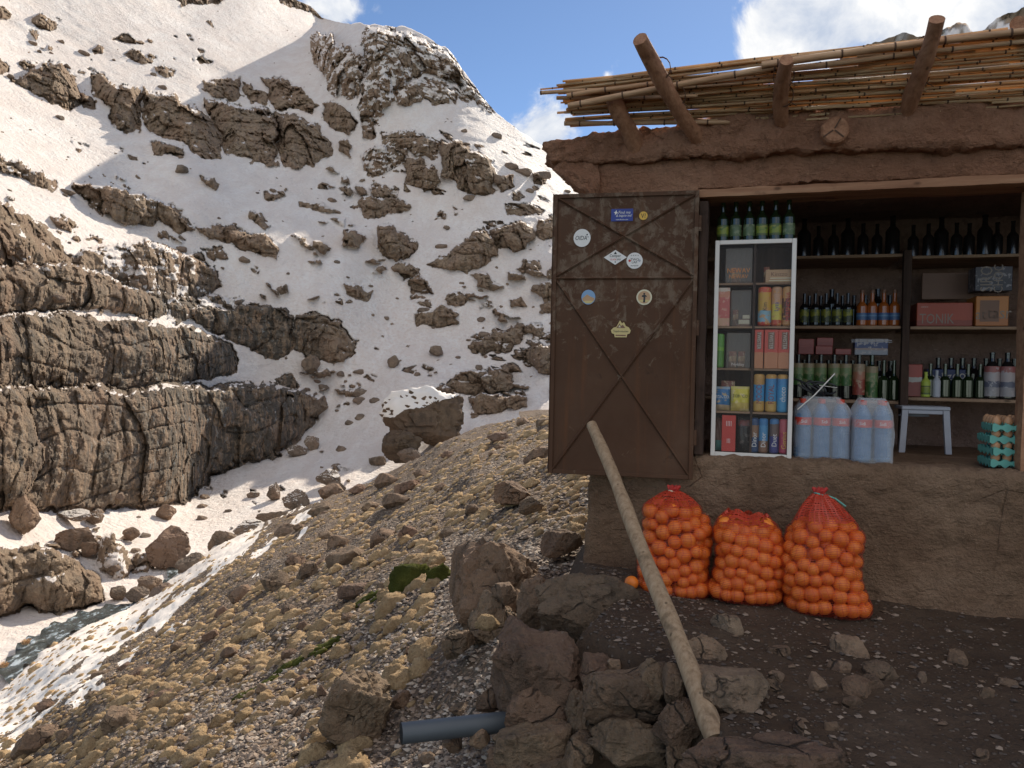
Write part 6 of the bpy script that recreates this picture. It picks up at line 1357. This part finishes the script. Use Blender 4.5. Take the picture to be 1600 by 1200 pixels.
for k, (x0, y0, x1, y1) in enumerate([(370, 1108, 440, 1058), (440, 1058, 480, 1036), (488, 1034, 530, 1006), (545, 962, 590, 940)]):
    nP = max(14, int(math.hypot(x1-x0, y1-y0)/1.6)); tt_ = np.linspace(0, 1, nP); qx = x0+(x1-x0)*tt_+r.normal(size=nP)*2.2; qy = y0+(y1-y0)*tt_+r.normal(size=nP)*1.4
    fp_, fY_, _s = f_point(qx, qy); sz_ = fY_/FPX*r.uniform(5.5, 9.5, nP)
    o = link('green_cushion', scatter_mesh(fp_-fp_[0], sz_, cush_lo, [MAT['moss']], 'green_cushion', .8, 60+k, True, orient=.1)); o.location = fp_[0]
    tag(o, ['long strip of bright green moss low on the hillside', 'short strip of green moss above the long strip', 'green moss strip beside the scree', 'small dull green moss strip near the dark green mound'][k], 'moss strip')

# ---------------------------------------------------------------- rocks on the hillside
r = np.random.default_rng(44); placed = 0
HR = [(600, 855, 48, 32), (540, 890, 60, 34), (480, 905, 40, 30), (640, 850, 30, 28), (530, 850, 34, 28), (430, 920, 46, 36), (465, 880, 36, 26), (560, 920, 60, 26), (455, 960, 30, 22), (600, 1010, 18, 14), (380, 935, 40, 30), (350, 960, 26, 20), (225, 1050, 60, 26), (190, 1140, 66, 40), (60, 1165, 80, 46), (260, 1090, 50, 26), (620, 790, 44, 24), (700, 845, 28, 22), (660, 745, 30, 16), (640, 765, 44, 22), (740, 800, 26, 20), (580, 800, 30, 20), (690, 770, 24, 14), (780, 690, 40, 22), (820, 668, 24, 16), (850, 668, 26, 18), (840, 715, 50, 26), (700, 715, 22, 12), (605, 760, 40, 26), (500, 800, 40, 22), (450, 835, 40, 24), (330, 1000, 26, 18), (300, 1130, 30, 18), (420, 1010, 20, 14), (470, 1110, 24, 18), (505, 1085, 18, 26), (480, 1150, 22, 14), (560, 1190, 40, 22), (640, 1010, 20, 12), (660, 1040, 22, 10), (590, 1120, 30, 12), (720, 1100, 40, 16), (670, 1185, 36, 20), (330, 1060, 20, 14), (280, 1020, 24, 16), (150, 1100, 30, 18), (520, 755, 40, 24), (560, 770, 30, 18), (545, 980, 24, 14)]
for k, (px, py, w_, h_) in enumerate(HR):
    p, Yf, _s = f_point(px, py); s = float(Yf)/FPX
    rock_obj('hillside_rock', 600+k % 12, (w_/2*s, w_/2.4*s, h_/2*s*1.15), p+np.array([0, 0, h_*.18*s]), .0, ['rock_near', 'rock_grey', 'rock_near', 'rock_red'][k % 4], 'brown rock lying among the cushions of the hillside', 'rock', 'rocks on the hillside', 4).rotation_euler = (0, r.uniform(-.5, .1), r.uniform(-.5, .5))

# ---------------------------------------------------------------- boulders in the valley
def far_rock(px0, py0, px1, py1, seed, mat, lab, group=None, sub=5, name='boulder', fwd=.0, **k):
    p, Y = m_point((px0+px1)/2, py1-2); Y = float(Y)*(1-fwd); k.setdefault('dep', .9); return rock_box(name, px0, py0, px1, py1, Y-.3*(px1-px0)/FPX*Y*.5, seed, mat, lab, group, sub=sub, cat='boulder', **k)
for (a, b_, c_, d_, sd_, mt, lab, kw) in [
  (598, 606, 724, 704, 701, 'rock_dark', 'huge snow capped boulder at the foot of the gully', {}), (598, 672, 660, 724, 702, 'rock_dark', 'pointed boulder leaning in front of the huge snow capped one', dict(fwd=.05)), (18, 772, 60, 834, 703, 'rock_pink', 'upright pillar of rock standing in the snow', {}), (244, 788, 274, 814, 704, 'rock_pink', 'small reddish boulder alone on the snow under the cliff', {}),
  (232, 824, 294, 886, 705, 'rock_pink', 'pinkish blocky boulder above the stream', {}), (274, 866, 336, 914, 706, 'rock_far_bare', 'rounded brown boulder right of the stream', {}), (324, 828, 372, 868, 707, 'rock_far_bare', 'dark boulder upstream beside the flat slabs', {}), (342, 848, 384, 868, 708, 'rock_far_bare', 'low flat rock in front of the dark boulder', {}), (365, 812, 425, 845, 709, 'rock_far', 'pale slab of rock on the stream bank', {}), (400, 798, 500, 832, 710, 'rock_far_bare', 'long flat slab at the foot of the brown hillside', dict(dep=.4)),
  (442, 764, 484, 796, 711, 'rock_far', 'rounded snow dusted boulder near the hillside edge', {}), (495, 732, 532, 762, 712, 'rock_far', 'boulder with a lit face in the snow of the valley floor', {}), (512, 752, 540, 776, 713, 'rock_far_bare', 'dark boulder below the lit one in the valley snow', {}), (418, 754, 438, 784, 714, 'rock_far', 'small dark pointed boulder in the sunlit snow', {}), (385, 768, 406, 780, 715, 'rock_far', 'pair of low dark stones in the sunlit snow', {}),
  (235, 912, 290, 956, 716, 'rock_far_bare', 'large rounded boulder standing in the stream', {}), (215, 900, 250, 930, 717, 'rock_far_bare', 'dark purple boulder behind the large one in the stream', {}), (212, 942, 244, 968, 718, 'rock_far_bare', 'shadowed boulder at the water edge', {}), (196, 918, 238, 945, 719, 'rock_far_bare', 'dark boulder with snow left of the stream', {}), (172, 916, 198, 940, 720, 'rock_far_bare', 'small purple boulder left of the stream', {}), (276, 932, 302, 954, 721, 'rock_far_bare', 'pale topped boulder right of the large stream boulder', {}),
  (88, 824, 152, 858, 722, 'rock_pink', 'flat slab boulder on top of the outcrop', {}), (84, 832, 104, 850, 723, 'rock_pink', 'dark rounded rock beside the flat slab', {}), (128, 846, 156, 870, 724, 'rock_pink', 'yellowish rock wedged under the flat slab', {}), (135, 796, 160, 820, 725, 'rock_far', 'dark rock at the foot of the great cliff', {}), (82, 796, 140, 814, 726, 'rock_far', 'low heap of rubble at the foot of the great cliff', {}), (188, 824, 218, 846, 727, 'rock_pink', 'brown block between the outcrop and the pinkish boulder', {}),
  (472, 554, 500, 584, 728, 'rock_far_bare', 'smooth purple boulder below the square crag', {}), (606, 555, 624, 575, 729, 'rock_far_bare', 'small round boulder alone in the gully', {}), (670, 540, 692, 556, 730, 'rock_far_bare', 'dark boulder on the right side of the gully', {}), (476, 680, 500, 704, 731, 'rock_far', 'boulder at the right foot of the great cliff', {}), (450, 694, 480, 714, 732, 'rock_far', 'snow dusted boulder at the right foot of the great cliff', {}),
  (576, 712, 604, 728, 733, 'rock_far_bare', 'low dark rock left of the pointed boulder', {}), (620, 700, 660, 724, 734, 'rock_far_bare', 'rubble block under the pointed boulder', dict(fwd=.07))]:
    far_rock(a, b_, c_, d_, sd_, mt, lab, **kw)
# loose stones on the snow, one by one
r = np.random.default_rng(55); n_ = 0
ZN = [((440, 300), (860, 620), 44), ((60, 300), (460, 480), 18), ((0, 60), (320, 300), 20), ((480, 560), (600, 760), 16), ((680, 200), (900, 340), 16), ((0, 380), (120, 470), 6), ((160, 770), (480, 900), 26)]
for (x0, y0), (x1, y1), cnt in ZN:
    done = 0
    while done < cnt:
        px, py = r.uniform(x0, x1), r.uniform(y0, y1); sk_ = np.interp(px, *zip(*SKYL))
        if py < sk_+12: continue
        if py > np.interp(px, *zip(*F_EDGE)): continue
        p, Y = m_point(px, py); s = float(Y)/FPX; w_ = (3+8*r.random()**2.4)*.95
        rock_obj('snow_stone', 800+n_ % 10, (w_*s*r.uniform(.9, 1.7), w_*s, w_*s*.75), p, r.uniform(0, 3), 'rock_far_bare', 'dark stone poking out of the snow', 'stone', 'stones poking out of the snow', 3, rough=.1, planes=9)
        done += 1; n_ += 1

for nm in ('boulder',):
    bo = [o for o in COL.objects if o.get('label', '').startswith('huge snow capped')][0]
    P_, F_ = rock_shape(701, 5); cz = P_[F_].mean(1); m_ = cz[:, 2] > .34+.42*cz[:, 0]+.12*fbm(cz*4, 3, 950)
    f_ = F_[m_]; u_, inv_ = np.unique(f_.ravel(), return_inverse=True); Vc = P_[u_]*np.array([1.0, 1.0, 1.05])+np.array([-.01, 0, .02])
    link('snow_cap', raw_mesh('snow_cap', Vc, inv_.reshape(-1, 3), MAT['snow_cap'], smooth=True), bo)
r = np.random.default_rng(66); k = 0
while k < 70:      # broken rocks half buried among the cushions
    px, py = r.uniform(60, 900), r.uniform(670, 1190); e_ = np.interp(px, *zip(*F_EDGE))
    if py < e_+8 or (px > 560 and py > 1040) or (px > 690 and py > 830): continue
    p, Yf, s_ = f_point(px, py)
    if s_ > .5: continue
    s = float(Yf)/FPX; w_ = r.uniform(9, 24)*(.7+.5*(py-650)/550)
    o = rock_obj('hillside_rock', 600+k % 12, (w_/2*s*1.2, w_/2*s, w_/2*s*.8), p+np.array([0, 0, .1*w_*s]), 0, ['rock_near', 'rock_grey', 'rock_red'][k % 3], 'brown rock lying among the cushions of the hillside', 'rock', 'rocks on the hillside', 4); o.rotation_euler = (0, r.uniform(-.6, .2), r.uniform(-.6, .6)); k += 1

# ---------------------------------------------------------------- stream
MAT['water'], nt_, b_ = newmat('stream_water'); pz = gpos(nt_); wv = noise(nt_, vscale(nt_, pz, (1., .5, 1.)), 3.2, 7., .7)
setp(nt_, b_, Base_Color=ramp(nt_, wv, [(.45, (.035, .04, .036)), (.56, (.07, .085, .085)), (.64, (.42, .48, .52))]), Roughness=.12, Specular_IOR_Level=.6); bump(nt_, b_, wv, .8, .12)
ST = [(8, 1062, 22), (30, 1030, 26), (62, 1004, 24), (95, 984, 20), (130, 968, 18), (165, 956, 16), (205, 950, 16), (240, 944, 14), (262, 918, 14), (272, 896, 20), (300, 890, 12)]
V = []; K = 60
for t_ in np.linspace(0, len(ST)-1, K):
    x = np.interp(t_, range(len(ST)), [q[0] for q in ST]); y = np.interp(t_, range(len(ST)), [q[1] for q in ST]); w_ = np.interp(t_, range(len(ST)), [q[2] for q in ST])*(1+.25*math.sin(t_*5)+.2*math.sin(t_*11))
    for e in (-1, -.33, .33, 1):
        p, Y = m_point(x+e*w_*.45, y+e*w_*.5); V.append(at(x+e*w_*.45, y+e*w_*.5, float(Y)*.985-.05))
me = raw_mesh('stream', V, grid_faces(K, 4), MAT['water'], smooth=True); link('stream', me, kind='structure')
for k, (px, py, w_) in enumerate([(145, 992, 20), (118, 1008, 14), (86, 1032, 14), (40, 1006, 16), (6, 1042, 16), (104, 1034, 12), (66, 1044, 12)]):
    pz_, Y = m_point(px, py); Y = float(Y)*.97; s = Y/FPX; mb = MB(); rr_ = random.Random(k)
    for q in range(60):
        a = rr_.uniform(0, 6.28); L = w_*s*rr_.uniform(.3, .62); c = np.array([rr_.uniform(-.2, .2)*w_*s, rr_.uniform(-.2, .2)*w_*s, 0]); tip = c+np.array([math.cos(a)*L*.6, math.sin(a)*L*.6, L*.75]); mb.tube([c, (c+tip)/2+np.array([0, 0, L*.15]), tip], [.02, .015, .004], 3, cap=False)
    o = mb.build('grass_tuft', MAT['reed']); o.location = at(px, py, Y); tag(o, 'tuft of dry yellow grass in the snow by the stream', 'grass tuft', 'dry grass tufts by the stream')
